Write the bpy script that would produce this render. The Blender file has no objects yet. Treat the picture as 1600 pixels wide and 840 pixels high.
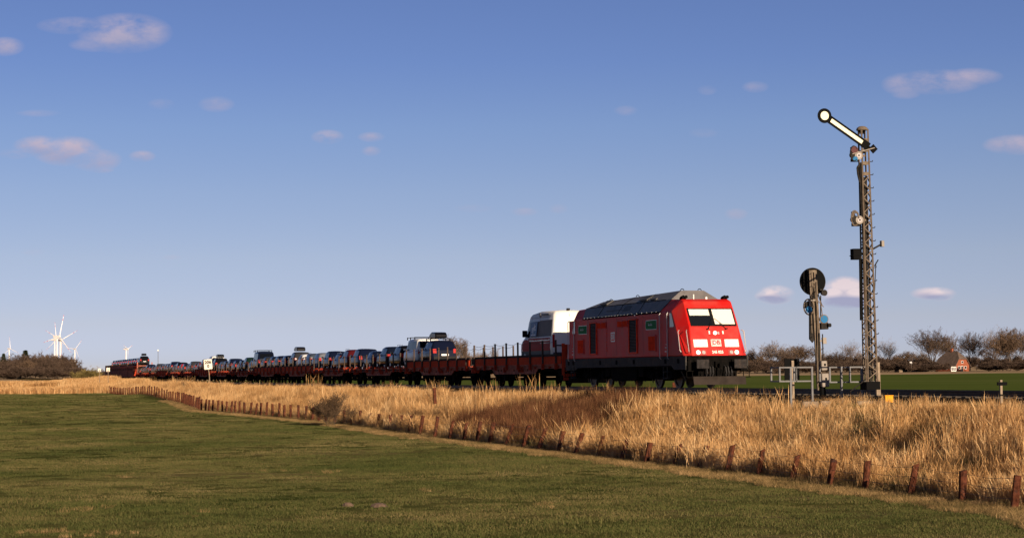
import bpy, math, random
import numpy as np
from mathutils import Vector, Matrix
R = math.radians
scene = bpy.context.scene
col = scene.collection
random.seed(7)
# ------------------------------------------------------------------ camera
EYE = 0.87
FPX = 3050.0
PITCH = math.atan(158.0/FPX)
ROLL = R(-0.55)
cam_data = bpy.data.cameras.new('camera')
cam = bpy.data.objects.new('camera', cam_data); col.objects.link(cam)
cam_data.sensor_width = 36.0; cam_data.lens = 36.0*FPX/1600.0
cam_data.clip_start = 0.5; cam_data.clip_end = 30000
CM = Matrix.Translation((0, 0, EYE)) @ Matrix.Rotation(R(90)+PITCH, 4, 'X') @ Matrix.Rotation(ROLL, 4, 'Z')
cam.matrix_world = CM
scene.camera = cam
C3 = CM.to_3x3()
def P(x, y, D):
    """world point on the plane Y = D seen at photograph pixel (x, y)"""
    d = C3 @ Vector((x-800.0, 420.0-y, -FPX))
    k = D/d.y
    return Vector((d.x*k, D, EYE + d.z*k))
# ------------------------------------------------------------------ world
SUN_AZ = 24.0; SUN_EL = 13.0        # azimuth to the right of straight behind the camera
world = bpy.data.worlds.new('World'); scene.world = world
world.use_nodes = True
wn = world.node_tree.nodes; wl = world.node_tree.links
for n in list(wn): wn.remove(n)
def wnode(t, **k):
    n = wn.new(t)
    for a, b in k.items(): setattr(n, a, b)
    return n
wout = wnode('ShaderNodeOutputWorld'); wbg = wnode('ShaderNodeBackground')
wbg.inputs['Strength'].default_value = 0.144
sky = wnode('ShaderNodeTexSky'); sky.sky_type = 'NISHITA'; sky.sun_disc = False
sky.sun_elevation = R(SUN_EL)
sky.air_density = 1.15; sky.dust_density = 0.35; sky.ozone_density = 3.2; sky.altitude = 0
sdir = Vector((math.sin(R(SUN_AZ)), -math.cos(R(SUN_AZ)), math.tan(R(SUN_EL)))).normalized()
sky.sun_rotation = math.atan2(sdir.x, sdir.y)
wtc = wnode('ShaderNodeTexCoord')
wsep = wnode('ShaderNodeSeparateXYZ'); wl.new(wtc.outputs['Generated'], wsep.inputs[0])
def wmath(op, a, b=None, c=None, clamp=False):
    n = wnode('ShaderNodeMath', operation=op); n.use_clamp = clamp
    for i, v in enumerate((a, b, c)):
        if v is None: continue
        if isinstance(v, (int, float)): n.inputs[i].default_value = v
        else: wl.new(v, n.inputs[i])
    return n.outputs[0]
# the sky's vertical gradient is steeper than the model's: sample it with stretched elevation
zz = wmath('MULTIPLY_ADD', wsep.outputs[2], 3.6, 0.035)
zs = wmath('MAXIMUM', zz, 0.012)
wcomb = wnode('ShaderNodeCombineXYZ')
wl.new(wsep.outputs[0], wcomb.inputs[0]); wl.new(wsep.outputs[1], wcomb.inputs[1]); wl.new(zs, wcomb.inputs[2])
wnrm = wnode('ShaderNodeVectorMath', operation='NORMALIZE'); wl.new(wcomb.outputs[0], wnrm.inputs[0])
wl.new(wnrm.outputs[0], sky.inputs[0])
wtint = wnode('ShaderNodeMix', data_type='RGBA', blend_type='MULTIPLY'); wtint.inputs[0].default_value = 1.0
wl.new(sky.outputs[0], wtint.inputs[6])
wr = wnode('ShaderNodeValToRGB'); e = wr.color_ramp.elements
# colour cast of the evening air by elevation (0 .. 0.4 of the direction's z); unseen top stop dimmed to deepen shade
for i, (p_, c_) in enumerate([(.006,(.50,.43,.63)),(.0256,(.72,.50,.53)),(.058,(.945,.64,.595)),(.091,(1.01,.73,.70)),(.124,(.985,.78,.81)),(.157,(.885,.745,.88)),(.188,(.865,.735,.90)),(.36,(.33,.30,.37))]):
    x_ = e[i] if i < 2 else e.new(p_/.4)
    x_.position = p_/.4; x_.color = (*c_, 1)
wl.new(wmath('MULTIPLY', wsep.outputs[2], 2.5), wr.inputs[0]); wl.new(wr.outputs[0], wtint.inputs[7])
# clouds: world directions (u = x/y, v = z/y), soft broken blobs
wy = wmath('MAXIMUM', wsep.outputs[1], 0.05)
cu = wmath('DIVIDE', wsep.outputs[0], wy); cv = wmath('DIVIDE', wsep.outputs[2], wy)
cc = wnode('ShaderNodeCombineXYZ'); wl.new(cu, cc.inputs[0]); wl.new(cv, cc.inputs[1])
cmap = wnode('ShaderNodeMapping'); cmap.inputs['Scale'].default_value = (1.0, 1.9, 1.0); wl.new(cc.outputs[0], cmap.inputs[0])
cn = wnode('ShaderNodeTexNoise'); cn.inputs['Scale'].default_value = 48.0; cn.inputs['Detail'].default_value = 6.0; cn.inputs['Roughness'].default_value = 0.58
wl.new(cmap.outputs[0], cn.inputs['Vector'])
cn2 = wnode('ShaderNodeTexNoise'); cn2.inputs['Scale'].default_value = 300.0; cn2.inputs['Detail'].default_value = 3.0
wl.new(cmap.outputs[0], cn2.inputs['Vector'])
#         x, y, rx, ry, strength (photograph pixels)
CLOUDS = [(195,52,62,27,.75),(112,40,46,12,.42),(150,70,36,10,.35),(8,73,26,13,.55),(60,228,34,14,.75),(105,236,46,20,.85),(150,250,34,16,.6),
 (25,240,24,8,.35),(222,244,18,8,.6),(252,163,18,8,.28),(338,163,24,11,.32),(512,214,22,10,.75),(580,214,18,7,.45),(580,236,13,7,.5),(60,177,30,5,.22),
 (1465,128,60,17,.62),(1415,132,32,16,.5),(1520,120,40,12,.45),(1415,146,20,8,.3),(1590,226,46,14,.6),(1180,136,18,8,.3),(1105,141,13,7,.2),(978,173,16,7,.22),
 (1212,460,26,13,1.3),(1195,462,14,7,.9),(1320,457,32,22,2.2),(1340,466,20,13,1.7),(1300,466,18,13,1.5),(1458,458,30,9,1.0),(1470,462,18,7,.6),
 (820,331,18,6,.3),(873,326,13,7,.3),(740,326,26,6,.15),(1150,334,16,8,.3),(160,266,16,4,.35),(52,394,16,5,.12),(1100,208,20,7,.14),(268,402,14,4,.1)]
acc = None; shade = None
for (x, y, rx, ry, st) in CLOUDS:
    p = P(x, y, 1.0); u0, v0 = p.x, p.z-EYE
    a = wmath('MULTIPLY_ADD', cu, FPX/(rx*1.25), -u0*FPX/(rx*1.25)); b = wmath('MULTIPLY_ADD', cv, FPX/(ry*1.25), -v0*FPX/(ry*1.25))
    d = wmath('ADD', wmath('MULTIPLY', a, a), wmath('MULTIPLY', b, b))
    m = wmath('MULTIPLY', wmath('SUBTRACT', 1.0, d, clamp=True), min(st*1.45, 2.4))
    sh = wmath('MULTIPLY', m, b)
    acc = m if acc is None else wmath('MAXIMUM', acc, m)
    shade = sh if shade is None else wmath('ADD', shade, sh)
nz = wmath('MULTIPLY_ADD', cn.outputs['Fac'], 3.2, -.95)
nz = wmath('MULTIPLY_ADD', cn2.outputs['Fac'], 0.35, wmath('SUBTRACT', nz, 0.175))
alpha = wmath('MULTIPLY', acc, wmath('MAXIMUM', nz, 0.0), clamp=True)
alpha = wmath('MULTIPLY', wmath('SMOOTH_MIN', alpha, 0.95, 0.3), 0.9, clamp=True)
front = wmath('GREATER_THAN', wsep.outputs[1], 0.1)
alpha = wmath('MULTIPLY', alpha, front)
shc = wmath('MULTIPLY_ADD', shade, 0.9, 0.5, clamp=True)
ccol = wnode('ShaderNodeMix', data_type='RGBA'); wl.new(shc, ccol.inputs[0])
ccol.inputs[6].default_value = (1.75, 1.75, 2.55, 1); ccol.inputs[7].default_value = (3.1, 2.5, 2.8, 1)
clow = wnode('ShaderNodeMix', data_type='RGBA'); clow.inputs[6].default_value = (3.0, 2.4, 2.75, 1); clow.inputs[7].default_value = (4.4, 3.6, 3.6, 1)
wl.new(wmath('MULTIPLY_ADD', cv, -25.0, 1.9, clamp=True), clow.inputs[0]); wl.new(clow.outputs[2], ccol.inputs[7])
wmix = wnode('ShaderNodeMix', data_type='RGBA'); wl.new(alpha, wmix.inputs[0])
wl.new(wtint.outputs[2], wmix.inputs[6]); wl.new(ccol.outputs[2], wmix.inputs[7])
wl.new(wmix.outputs[2], wbg.inputs['Color']); wl.new(wbg.outputs[0], wout.inputs[0])
# ------------------------------------------------------------------ sun
sun_data = bpy.data.lights.new('sun', 'SUN'); sun_data.energy = 5.0; sun_data.angle = R(0.53)
sun_data.color = (1.0, 0.80, 0.60)
sun = bpy.data.objects.new('sun', sun_data); col.objects.link(sun)
sun.rotation_euler = sdir.to_track_quat('Z', 'Y').to_euler()
scene.view_settings.view_transform = 'Standard'; scene.view_settings.look = 'None'
scene.view_settings.exposure = 0.5; scene.view_settings.gamma = 1.0
scene.view_settings.use_curve_mapping = False
scene.render.engine = 'CYCLES'
scene.cycles.max_bounces = 6; scene.cycles.transparent_max_bounces = 12
scene.render.film_transparent = False

# ------------------------------------------------------------------ helpers
def tag(o, label=None, cat=None, group=None, kind=None):
    if label: o['label'] = label
    if cat: o['category'] = cat
    if group: o['group'] = group
    if kind: o['kind'] = kind
    return o
def empty(name, loc=(0,0,0), rz=0.0, label=None, cat=None, group=None):
    o = bpy.data.objects.new(name, None); col.objects.link(o)
    o.location = loc; o.rotation_euler = (0, 0, rz); o.empty_display_size = .3
    return tag(o, label, cat, group)
def link(name, me, parent=None, loc=None, rz=None):
    o = bpy.data.objects.new(name, me); col.objects.link(o)
    if parent: o.parent = parent
    if loc is not None: o.location = loc
    if rz is not None: o.rotation_euler = (0, 0, rz)
    return o
kids = {}
def copy_tree(o, parent=None):
    c = o.copy(); col.objects.link(c)
    if parent: c.parent = parent
    for ch in list(o.children): copy_tree(ch, c)
    return c
class MB:
    def __init__(s): s.v = []; s.f = []; s.m = []
    def add(s, vs, fs, mi=0, M=None):
        b = len(s.v)
        if M is not None: vs = [tuple(M @ Vector(v)) for v in vs]
        s.v += [tuple(v) for v in vs]
        s.f += [tuple(b+i for i in f) for f in fs]; s.m += [mi]*len(fs)
        return s
    def box(s, x0, x1, y0, y1, z0, z1, mi=0, M=None):
        return s.add([(x0,y0,z0),(x1,y0,z0),(x1,y1,z0),(x0,y1,z0),(x0,y0,z1),(x1,y0,z1),(x1,y1,z1),(x0,y1,z1)],
            [(0,3,2,1),(4,5,6,7),(0,1,5,4),(1,2,6,5),(2,3,7,6),(3,0,4,7)], mi, M)
    def tube(s, p0, p1, r0, r1=None, n=6, mi=0, M=None, cap=True):
        r1 = r0 if r1 is None else r1
        p0 = Vector(p0); p1 = Vector(p1); d = (p1-p0)
        if d.length < 1e-6: return s
        q = d.to_track_quat('Z', 'Y'); vs = []
        for p, r in ((p0, r0), (p1, r1)):
            for k in range(n):
                a = 2*math.pi*(k+.5)/n
                vs.append(p + q @ Vector((r*math.cos(a), r*math.sin(a), 0)))
        fs = [(k, (k+1) % n, n+(k+1) % n, n+k) for k in range(n)]
        if cap: fs += [tuple(range(n-1, -1, -1)), tuple(range(n, 2*n))]
        return s.add(vs, fs, mi, M)
    def path(s, pts, r, n=5, mi=0, M=None):
        for a, b in zip(pts[:-1], pts[1:]): s.tube(a, b, r, r, n, mi, M)
        return s
    def prism(s, prof, t0, t1, axis='y', mi=0, M=None):
        """prof: list of 2D points; extruded along axis between t0 and t1"""
        n = len(prof); vs = []
        for t in (t0, t1):
            for (a, b) in prof:
                vs.append({'y': (a, t, b), 'x': (t, a, b), 'z': (a, b, t)}[axis])
        fs = [(k, (k+1) % n, n+(k+1) % n, n+k) for k in range(n)] + [tuple(range(n-1, -1, -1)), tuple(range(n, 2*n))]
        return s.add(vs, fs, mi, M)
    def disc(s, c, r, t, axis, n=20, mi=0, M=None):
        c = Vector(c); a = Vector(axis).normalized()*t*.5
        return s.tube(c-a, c+a, r, r, n, mi, M)
    def lathe(s, prof, n=16, mi=0, M=None):
        vs = []; fs = []
        for k in range(n):
            a = 2*math.pi*k/n
            for (r, z) in prof: vs.append((r*math.cos(a), r*math.sin(a), z))
        m = len(prof)
        for k in range(n):
            for j in range(m-1):
                fs.append((k*m+j, ((k+1) % n)*m+j, ((k+1) % n)*m+j+1, k*m+j+1))
        return s.add(vs, fs, mi, M)
    def mesh(s, name, mats, smooth=False, fix=True):
        me = bpy.data.meshes.new(name); me.from_pydata(s.v, [], s.f)
        if not isinstance(mats, (list, tuple)): mats = [mats]
        for m in mats: me.materials.append(m)
        if len(mats) > 1: me.polygons.foreach_set('material_index', s.m)
        if smooth: me.polygons.foreach_set('use_smooth', [True]*len(me.polygons))
        if fix:
            import bmesh
            bm = bmesh.new(); bm.from_mesh(me); bmesh.ops.recalc_face_normals(bm, faces=bm.faces); bm.to_mesh(me); bm.free()
        me.update(); return me
    def build(s, name, mats, parent=None, smooth=False, bevel=0, fix=True, seg=2):
        me = s.mesh(name, mats, smooth, fix)
        o = link(name, me, parent)
        if bevel:
            b = o.modifiers.new('bevel', 'BEVEL'); b.width = bevel; b.segments = seg; b.limit_method = 'ANGLE'; b.angle_limit = R(25)
            b.harden_normals = False
        return o
def frame(o, ux, uy):
    ux = Vector(ux).normalized(); uy = Vector(uy); uy = (uy - ux*uy.dot(ux)).normalized(); n = ux.cross(uy)
    M = Matrix((ux, uy, n)).transposed().to_4x4(); M.translation = Vector(o)
    return M
def text(name, body, size, M, m, parent, depth=.004, ax='CENTER', sx=1.0, bold=0.0):
    cu_ = bpy.data.curves.new(name, 'FONT'); cu_.body = body; cu_.size = size; cu_.extrude = depth
    cu_.align_x = ax; cu_.align_y = 'CENTER'; cu_.offset = bold; cu_.resolution_u = 4
    tmp = bpy.data.objects.new('tmp_text', cu_)
    col.objects.link(tmp)
    dg = bpy.context.evaluated_depsgraph_get()
    me = bpy.data.meshes.new_from_object(tmp.evaluated_get(dg))
    bpy.data.objects.remove(tmp)
    me.transform(M @ Matrix.Diagonal((sx, 1, 1, 1)))
    me.materials.clear(); me.materials.append(m); me.name = name
    return link(name, me, parent)
# ---- materials
MATS = {}
def mat(name, c, rough=.6, metal=0.0, var=0.0, scale=3.0, bump=0.0, coat=0.0, dirt=None, dscale=1.5, dlo=.5, dhi=.75, emit=None, estr=0, spec=.5, transl=0.0):
    m = bpy.data.materials.new(name); m.use_nodes = True
    nt = m.node_tree; b = nt.nodes['Principled BSDF']; L = nt.links
    b.inputs['Base Color'].default_value = (*c, 1); b.inputs['Roughness'].default_value = rough
    b.inputs['Metallic'].default_value = metal; b.inputs['Coat Weight'].default_value = coat
    b.inputs['Coat Roughness'].default_value = .06
    b.inputs['Specular IOR Level'].default_value = spec
    if emit: b.inputs['Emission Color'].default_value = (*emit, 1); b.inputs['Emission Strength'].default_value = estr
    if var or bump or dirt:
        tc = nt.nodes.new('ShaderNodeTexCoord')
        nz = nt.nodes.new('ShaderNodeTexNoise'); nz.inputs['Scale'].default_value = scale; nz.inputs['Detail'].default_value = 6
        L.new(tc.outputs['Object'], nz.inputs['Vector'])
    last = None
    if var:
        rg = nt.nodes.new('ShaderNodeMapRange'); rg.inputs['From Min'].default_value = .3; rg.inputs['From Max'].default_value = .7
        rg.inputs['To Min'].default_value = 1-var; rg.inputs['To Max'].default_value = 1+var
        L.new(nz.outputs['Fac'], rg.inputs['Value'])
        mx = nt.nodes.new('ShaderNodeMix'); mx.data_type = 'RGBA'; mx.blend_type = 'MULTIPLY'; mx.inputs[0].default_value = 1
        mx.inputs[6].default_value = (*c, 1); L.new(rg.outputs[0], mx.inputs[7]); last = mx.outputs[2]
    if dirt:
        n2 = nt.nodes.new('ShaderNodeTexNoise'); n2.inputs['Scale'].default_value = dscale; n2.inputs['Detail'].default_value = 8; n2.inputs['Roughness'].default_value = .65
        L.new(tc.outputs['Object'], n2.inputs['Vector'])
        r2 = nt.nodes.new('ShaderNodeMapRange'); r2.inputs['From Min'].default_value = dlo; r2.inputs['From Max'].default_value = dhi
        L.new(n2.outputs['Fac'], r2.inputs['Value'])
        mx = nt.nodes.new('ShaderNodeMix'); mx.data_type = 'RGBA'
        L.new(r2.outputs[0], mx.inputs[0])
        if last: L.new(last, mx.inputs[6])
        else: mx.inputs[6].default_value = (*c, 1)
        mx.inputs[7].default_value = (*dirt, 1); last = mx.outputs[2]
    if last: L.new(last, b.inputs['Base Color'])
    if bump:
        bp = nt.nodes.new('ShaderNodeBump'); bp.inputs['Strength'].default_value = bump; bp.inputs['Distance'].default_value = .05
        L.new(nz.outputs['Fac'], bp.inputs['Height']); L.new(bp.outputs[0], b.inputs['Normal'])
    MATS[name] = m
    return m
def nodes_of(m): return m.node_tree.nodes, m.node_tree.links, m.node_tree.nodes['Principled BSDF']
def ramp(nt, cols):
    r = nt.nodes.new('ShaderNodeValToRGB'); e = r.color_ramp.elements
    while len(e) < len(cols): e.new(.5)
    for i, (p, c) in enumerate(cols): e[i].position = p; e[i].color = (*c, 1)
    return r
def noise(nt, vec, scale, detail=5, rough=.5):
    n = nt.nodes.new('ShaderNodeTexNoise'); n.inputs['Scale'].default_value = scale; n.inputs['Detail'].default_value = detail
    n.inputs['Roughness'].default_value = rough
    if vec is not None: nt.links.new(vec, n.inputs['Vector'])
    return n

# ------------------------------------------------------------------ track frame
SI, CO = .2671, .9637
HD = Vector((SI, -CO, 0)); NR = Vector((-CO, -SI, 0))       # heading; towards the camera's side
C0 = Vector((9.05, 85.4, 0))
TROT = math.atan2(-CO, SI)
_ry = [20, 57, 86, 100, 142, 213, 289, 453, 900]; _rz = [.12, .08, 0, -.03, -.12, -.25, -.32, -.43, -.5]
def rail_z(y): return float(np.interp(y, _ry, _rz))
def T(s, o=0.0, z=0.0):
    p = C0 - HD*s + NR*o
    return Vector((p.x, p.y, rail_z(p.y)+z))
def so(x, y):
    d = Vector((x, y, 0)) - C0
    return -d.dot(HD), d.dot(NR)
FIELD = -2.23
# fence line in plan: photograph pixel x and distance
FX = [(1700,37),(1650,39),(1580,41.9),(1296,50.5),(1004,63.9),(850,74),(681,89.2),(500,121.2),(400,141),(313,161.6),(283,200),(259,224),(242,237),(225,252),(195,284),(166,323)]
FP = [Vector(((x-800)*D/FPX, D, 0)) for x, D in FX]
_fs = []; _fo = []
for p in reversed(FP):
    s_, o_ = so(p.x, p.y); _fs.append(s_); _fo.append(o_)
_fs = _fs[::-1]; _fo = _fo[::-1]
def fence_o(s): return float(np.interp(s, _fs, _fo))
def sstep(a, b, x):
    t = min(1, max(0, (x-a)/(b-a))); return t*t*(3-2*t)
def ground_z(x, y):
    s, o = so(x, y)
    fld = FIELD + .9*sstep(330, 430, y)
    zr = rail_z(y)
    if o >= 0:
        fo = min(max(fence_o(s), 6.0), 12.0)
        t = sstep(2.9, fo-.6, o)
        z = (zr-.42)*(1-t) + fld*t
        z += .5*math.exp(-((y-248)/22.0)**2)*math.exp(-((o-9)/5.0)**2)
        z += .07*math.sin(x*.31+1.0)*math.cos(y*.17)*(t*(1-t)*4)
        z += .035*math.sin(x*.23+y*.11)*sstep(10, 16, o)
        return z
    t = sstep(-2.9, -8, -(-o)) if False else sstep(2.9, 8.0, -o)
    return (zr-.42)*(1-t) + (-1.33)*t
# ------------------------------------------------------------------ ground
def ground_mat(name, cols, sc, stretch, tanband=False, bump=.3):
    m = bpy.data.materials.new(name); m.use_nodes = True
    nt = m.node_tree; N, L, b = nodes_of(m); b.inputs['Roughness'].default_value = .95; b.inputs['Specular IOR Level'].default_value = .0
    g = N.new('ShaderNodeNewGeometry'); mp = N.new('ShaderNodeMapping'); mp.inputs['Scale'].default_value = stretch
    L.new(g.outputs['Position'], mp.inputs['Vector'])
    n1 = noise(nt, mp.outputs[0], sc, 7, .62); n2 = noise(nt, mp.outputs[0], sc*9, 5, .6)
    ad = N.new('ShaderNodeMath'); ad.operation = 'MULTIPLY_ADD'; L.new(n2.outputs['Fac'], ad.inputs[0]); ad.inputs[1].default_value = .45
    L.new(n1.outputs['Fac'], ad.inputs[2])
    sb = N.new('ShaderNodeMath'); sb.operation = 'SUBTRACT'; L.new(ad.outputs[0], sb.inputs[0]); sb.inputs[1].default_value = .225
    r = ramp(nt, cols); L.new(sb.outputs[0], r.inputs[0]); last = r.outputs[0]
    if tanband:
        sp = N.new('ShaderNodeSeparateXYZ'); L.new(g.outputs['Position'], sp.inputs[0])
        mr = N.new('ShaderNodeMapRange'); mr.inputs['From Min'].default_value = 610; mr.inputs['From Max'].default_value = 640
        ns = noise(nt, g.outputs['Position'], .01, 3); 
        ma = N.new('ShaderNodeMath'); ma.operation = 'MULTIPLY_ADD'; L.new(ns.outputs['Fac'], ma.inputs[0]); ma.inputs[1].default_value = 120; L.new(sp.outputs[1], ma.inputs[2])
        L.new(ma.outputs[0], mr.inputs['Value'])
        mx = N.new('ShaderNodeMix'); mx.data_type = 'RGBA'; L.new(mr.outputs[0], mx.inputs[0]); L.new(last, mx.inputs[6])
        r2 = ramp(nt, [(.3, (.34,.23,.12)), (.7, (.58,.41,.23))]); L.new(n1.outputs['Fac'], r2.inputs[0]); L.new(r2.outputs[0], mx.inputs[7]); last = mx.outputs[2]
    L.new(last, b.inputs['Base Color'])
    if bump:
        n3 = noise(nt, g.outputs['Position'], 9, 4, .7)
        bp = N.new('ShaderNodeBump'); bp.inputs['Strength'].default_value = bump; bp.inputs['Distance'].default_value = .08
        L.new(n3.outputs['Fac'], bp.inputs['Height']); L.new(bp.outputs[0], b.inputs['Normal'])
    return m
GCOL = [(.26, (.048,.062,.015)), (.42, (.082,.09,.024)), (.52, (.12,.112,.034)), (.62, (.15,.13,.045)), (.74, (.22,.16,.075))]
m_past = ground_mat('pasture_turf', GCOL, .22, (.55, 1.0, 1), bump=.6)
m_bank = ground_mat('dry_straw_litter', [(.3, (.07,.055,.022)), (.5, (.14,.10,.04)), (.7, (.26,.18,.08))], .8, (1, 1, 1), bump=.6)
m_form = ground_mat('cinder_shoulder', [(.3, (.025,.020,.013)), (.5, (.05,.038,.022)), (.7, (.085,.062,.034))], 1.5, (1, 1, 1), bump=.5)
m_far = ground_mat('winter_wheat_field', [(.3, (.085,.115,.024)), (.5, (.105,.135,.028)), (.7, (.13,.15,.04))], .02, (.4, 1.0, 1), tanband=True, bump=.1)

srow = list(np.arange(-75, -60, 5.0)) + list(np.arange(-60, 330, 2.5)) + list(np.arange(330, 470, 8.0)) + [490, 520, 580, 680, 850, 1100, 1500, 2200, 3500, 6000, 12000]
srow = [-6000, -2500, -900, -300, -150, -100] + srow
def orow(s):
    fo = min(max(fence_o(s), 6.0), 12.0)
    return [9000, 3500, 1500, 700, 350, 220, 150, 110, 85, 68, 55, 45, 37, 31, 26, 22, 19, 16.5, fo+3, fo+2, fo+1.1, fo+.45] + \
        [2.9+(fo+.45-2.9)*(1-k/9) for k in range(1, 9)] + [2.9, 1.6, -1.6, -2.9, -4, -5.2, -6.6, -8, -12, -20, -40, -80, -160, -320, -700, -1500, -3500, -9000]
gv = []; gf = []; gm = []
nc = len(orow(0))
for s in srow:
    for o in orow(s):
        p = C0 - HD*s + NR*o
        gv.append((p.x, p.y, ground_z(p.x, p.y)))
for i in range(len(srow)-1):
    for j in range(nc-1):
        a = i*nc+j
        gf.append((a, a+1, a+nc+1, a+nc))
        s = (srow[i]+srow[i+1])/2
        yc = (gv[a][1]+gv[a+nc+1][1])/2
        if j < 21: mi = 0 if yc < 318 else 3
        elif j < 28: mi = 1
        elif j < 34: mi = 2
        elif j < 37: mi = 1
        else: mi = 3
        gm.append(mi)
me = bpy.data.meshes.new('ground'); me.from_pydata(gv, [], gf)
for m in (m_past, m_bank, m_form, m_far): me.materials.append(m)
me.polygons.foreach_set('material_index', gm); me.polygons.foreach_set('use_smooth', [True]*len(gf))
me.flip_normals() if me.polygons[200].normal.z < 0 else None
tag(link('ground', me), 'flat marsh pasture with a low railway embankment and green fields beyond', kind='structure')

# ------------------------------------------------------------------ track
m_ball = ground_mat('track_ballast_stone', [(.3, (.018,.013,.010)), (.5, (.033,.025,.018)), (.7, (.055,.04,.03))], 14, (1, 1, 1), bump=1.0)
m_rail = mat('rail_rust', (.055,.035,.025), .6, .4, var=.3, scale=4)
m_sleep = mat('sleeper_concrete', (.05,.04,.03), .9, var=.3, scale=3)
b = MB(); ss = list(np.arange(-60, 460, 4.0)); prof = [(2.7, -.50), (1.75, -.21), (.9, -.20), (.0, -.20), (-.9, -.20), (-1.75, -.21), (-2.7, -.50)]
vs = []; fs = []
for s in ss:
    for (o, z) in prof: vs.append(T(s, o, z))
for i in range(len(ss)-1):
    for j in range(6): a = i*7+j; fs.append((a, a+1, a+8, a+7))
b.add(vs, fs)
tag(b.build('track_bed', m_ball), kind='structure')
trk = empty('railway_track', T(0, 0, 0), 0, 'single railway track with rusty rails on a dark ballast bed along the embankment', 'railway track')
tinv = Matrix.Translation(-T(0, 0, 0))
for o in (.75, -.75):
    b = MB(); vs = []; fs = []; pr = [(-.07,-.16),(-.07,-.14),(-.012,-.12),(-.012,-.045),(-.036,-.03),(-.036,0),(.036,0),(.036,-.03),(.012,-.045),(.012,-.12),(.07,-.14),(.07,-.16)]
    n = len(pr)
    for s in ss:
        for (do, z) in pr: vs.append(tinv @ T(s, o+do, z))
    for i in range(len(ss)-1):
        for j in range(n): a = i*n+j; k = i*n+(j+1) % n; fs.append((a, k, k+n, a+n))
    b.add(vs, fs).build('rail', m_rail, trk)
slm = MB().prism([(-1.3,-.26),(1.3,-.26),(1.3,-.165),(.55,-.165),(.5,-.19),(-.5,-.19),(-.55,-.165),(-1.3,-.165)], -.13, .13, 'x').mesh('sleeper', m_sleep)
for i in range(95):
    s = -34 + i*.62
    p = tinv @ T(s, 0, 0)
    link('sleeper', slm, trk, p, TROT)
b = MB()
for i in range(95, 560):
    s = -34+i*.62; p = tinv @ T(s, 0, 0); M = Matrix.Translation(p) @ Matrix.Rotation(TROT, 4, 'Z')
    b.box(-.13, .13, -1.3, 1.3, -.26, -.168, 0, M)
tag(b.build('sleeper', m_sleep, trk), kind='stuff')

# ------------------------------------------------------------------ wire fence
m_post = mat('rusty_red_fence_post', (.10,.034,.018), .9, spec=.05, var=.5, scale=9, bump=.4, dirt=(.045,.025,.02), dscale=6, dlo=.5, dhi=.65)
m_wire = mat('fence_wire', (.16,.12,.09), .6, .5)
near = [((1580.5,742),(1576,797)),((1498,735),(1496,796)),((1424,725),(1414,783)),((1350,719.5),(1345,768)),((1296,716.5),(1288,762)),((1240,711),(1230,769)),
 ((1186,702),(1179,744)),((1139,695),(1130,746)),((1099,695.5),(1084,740)),((1057,694),(1047,732)),((1011,691),(1004,724)),((976,684.5),(965,723)),((938,680),(928,716)),
 ((905,676),(893,714)),((876,673),(867,710)),((848,668),(836,704)),((822,664),(812,700)),((797,662),(786,697)),((768,659),(760,694)),((747,658),(741,691)),((726,660),(721,688)),
 ((704.5,657),(698,686)),((681,650),(676,684)),((658,649),(653,680)),((640,648),(636,677)),((625,648),(622,674)),((608,647),(606,671)),((590,646),(589,670)),((576,645),(574,669)),
 ((561,641),(560,664)),((549,641),(547,663)),((536,640),(535,662)),((523,639),(521,661)),((508,638),(507,660))]
xs = [497,486,476,465,453,443,434.5,424.5,414.5,405.6,397.7,389.5,380.5,373,366.4,360,352,346.5,338.6,331.4,325,319.7,313.5]
_fx = [f[0] for f in FX][::-1]; _fd = [f[1] for f in FX][::-1]
fence = empty('wire_fence', (0, 0, 0), 0, 'long wire fence of leaning rusty red posts between green pasture and dry grass', 'fence')
finv = Matrix.Identity(4)
posts = []
for (tp, bp) in near:
    D = float(np.interp(bp[0], _fx, _fd)); X = (bp[0]-800)*D/FPX
    z = ground_z(X, D); sc = FPX/D
    posts.append((X, D, z, (tp[0]-bp[0])/sc*1.1+.02, P(tp[0], tp[1], D).z))
for x in xs:
    D = float(np.interp(x, _fx, _fd)); X = (x-800)*D/FPX; z = ground_z(X, D)
    posts.append((X, D, z, random.uniform(-.02, .14), z+random.uniform(.9, 1.04)))
seg = [f for f in FP if f.y >= 161][0:]
acc_ = 0; cur = FP[9]
for a, c in zip(FP[9:-1], FP[10:]):
    L_ = (c-a).length; t = 3.3-acc_
    while t < L_:
        p = a.lerp(c, t/L_); z = ground_z(p.x, p.y)
        posts.append((p.x, p.y, z, random.uniform(-.03, .12), z+random.uniform(.98, 1.2))); t += 3.3
    acc_ = L_-(t-3.3)
def post_mb(X, Y, z, lean, ztop, w=.062):
    b = MB(); h = ztop-z+.15
    h = max(h, .8)
    prof = [(-w,-w*.55),(-w*.55,-w),(w*.55,-w),(w,-w*.55),(w,w*.55),(w*.55,w),(-w*.55,w),(-w,w*.55)]
    a = random.uniform(-.5, .5); ly = random.uniform(-.08, .08); vs = []
    cut = random.uniform(-.03, .03)
    for t in (0, .5, 1.0):
        for (x, y) in prof:
            xr = x*math.cos(a)-y*math.sin(a); yr = x*math.sin(a)+y*math.cos(a)
            vs.append((X+xr+lean*t+random.uniform(-.004,.004), Y+yr+ly*t, z-.15+h*t+(cut*x/w if t == 1 else 0)))
    fs = [(r*8+k, r*8+(k+1) % 8, r*8+8+(k+1) % 8, r*8+8+k) for r in range(2) for k in range(8)] + [tuple(range(16, 24))]
    b.add(vs, fs); return b
rest = MB()
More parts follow.
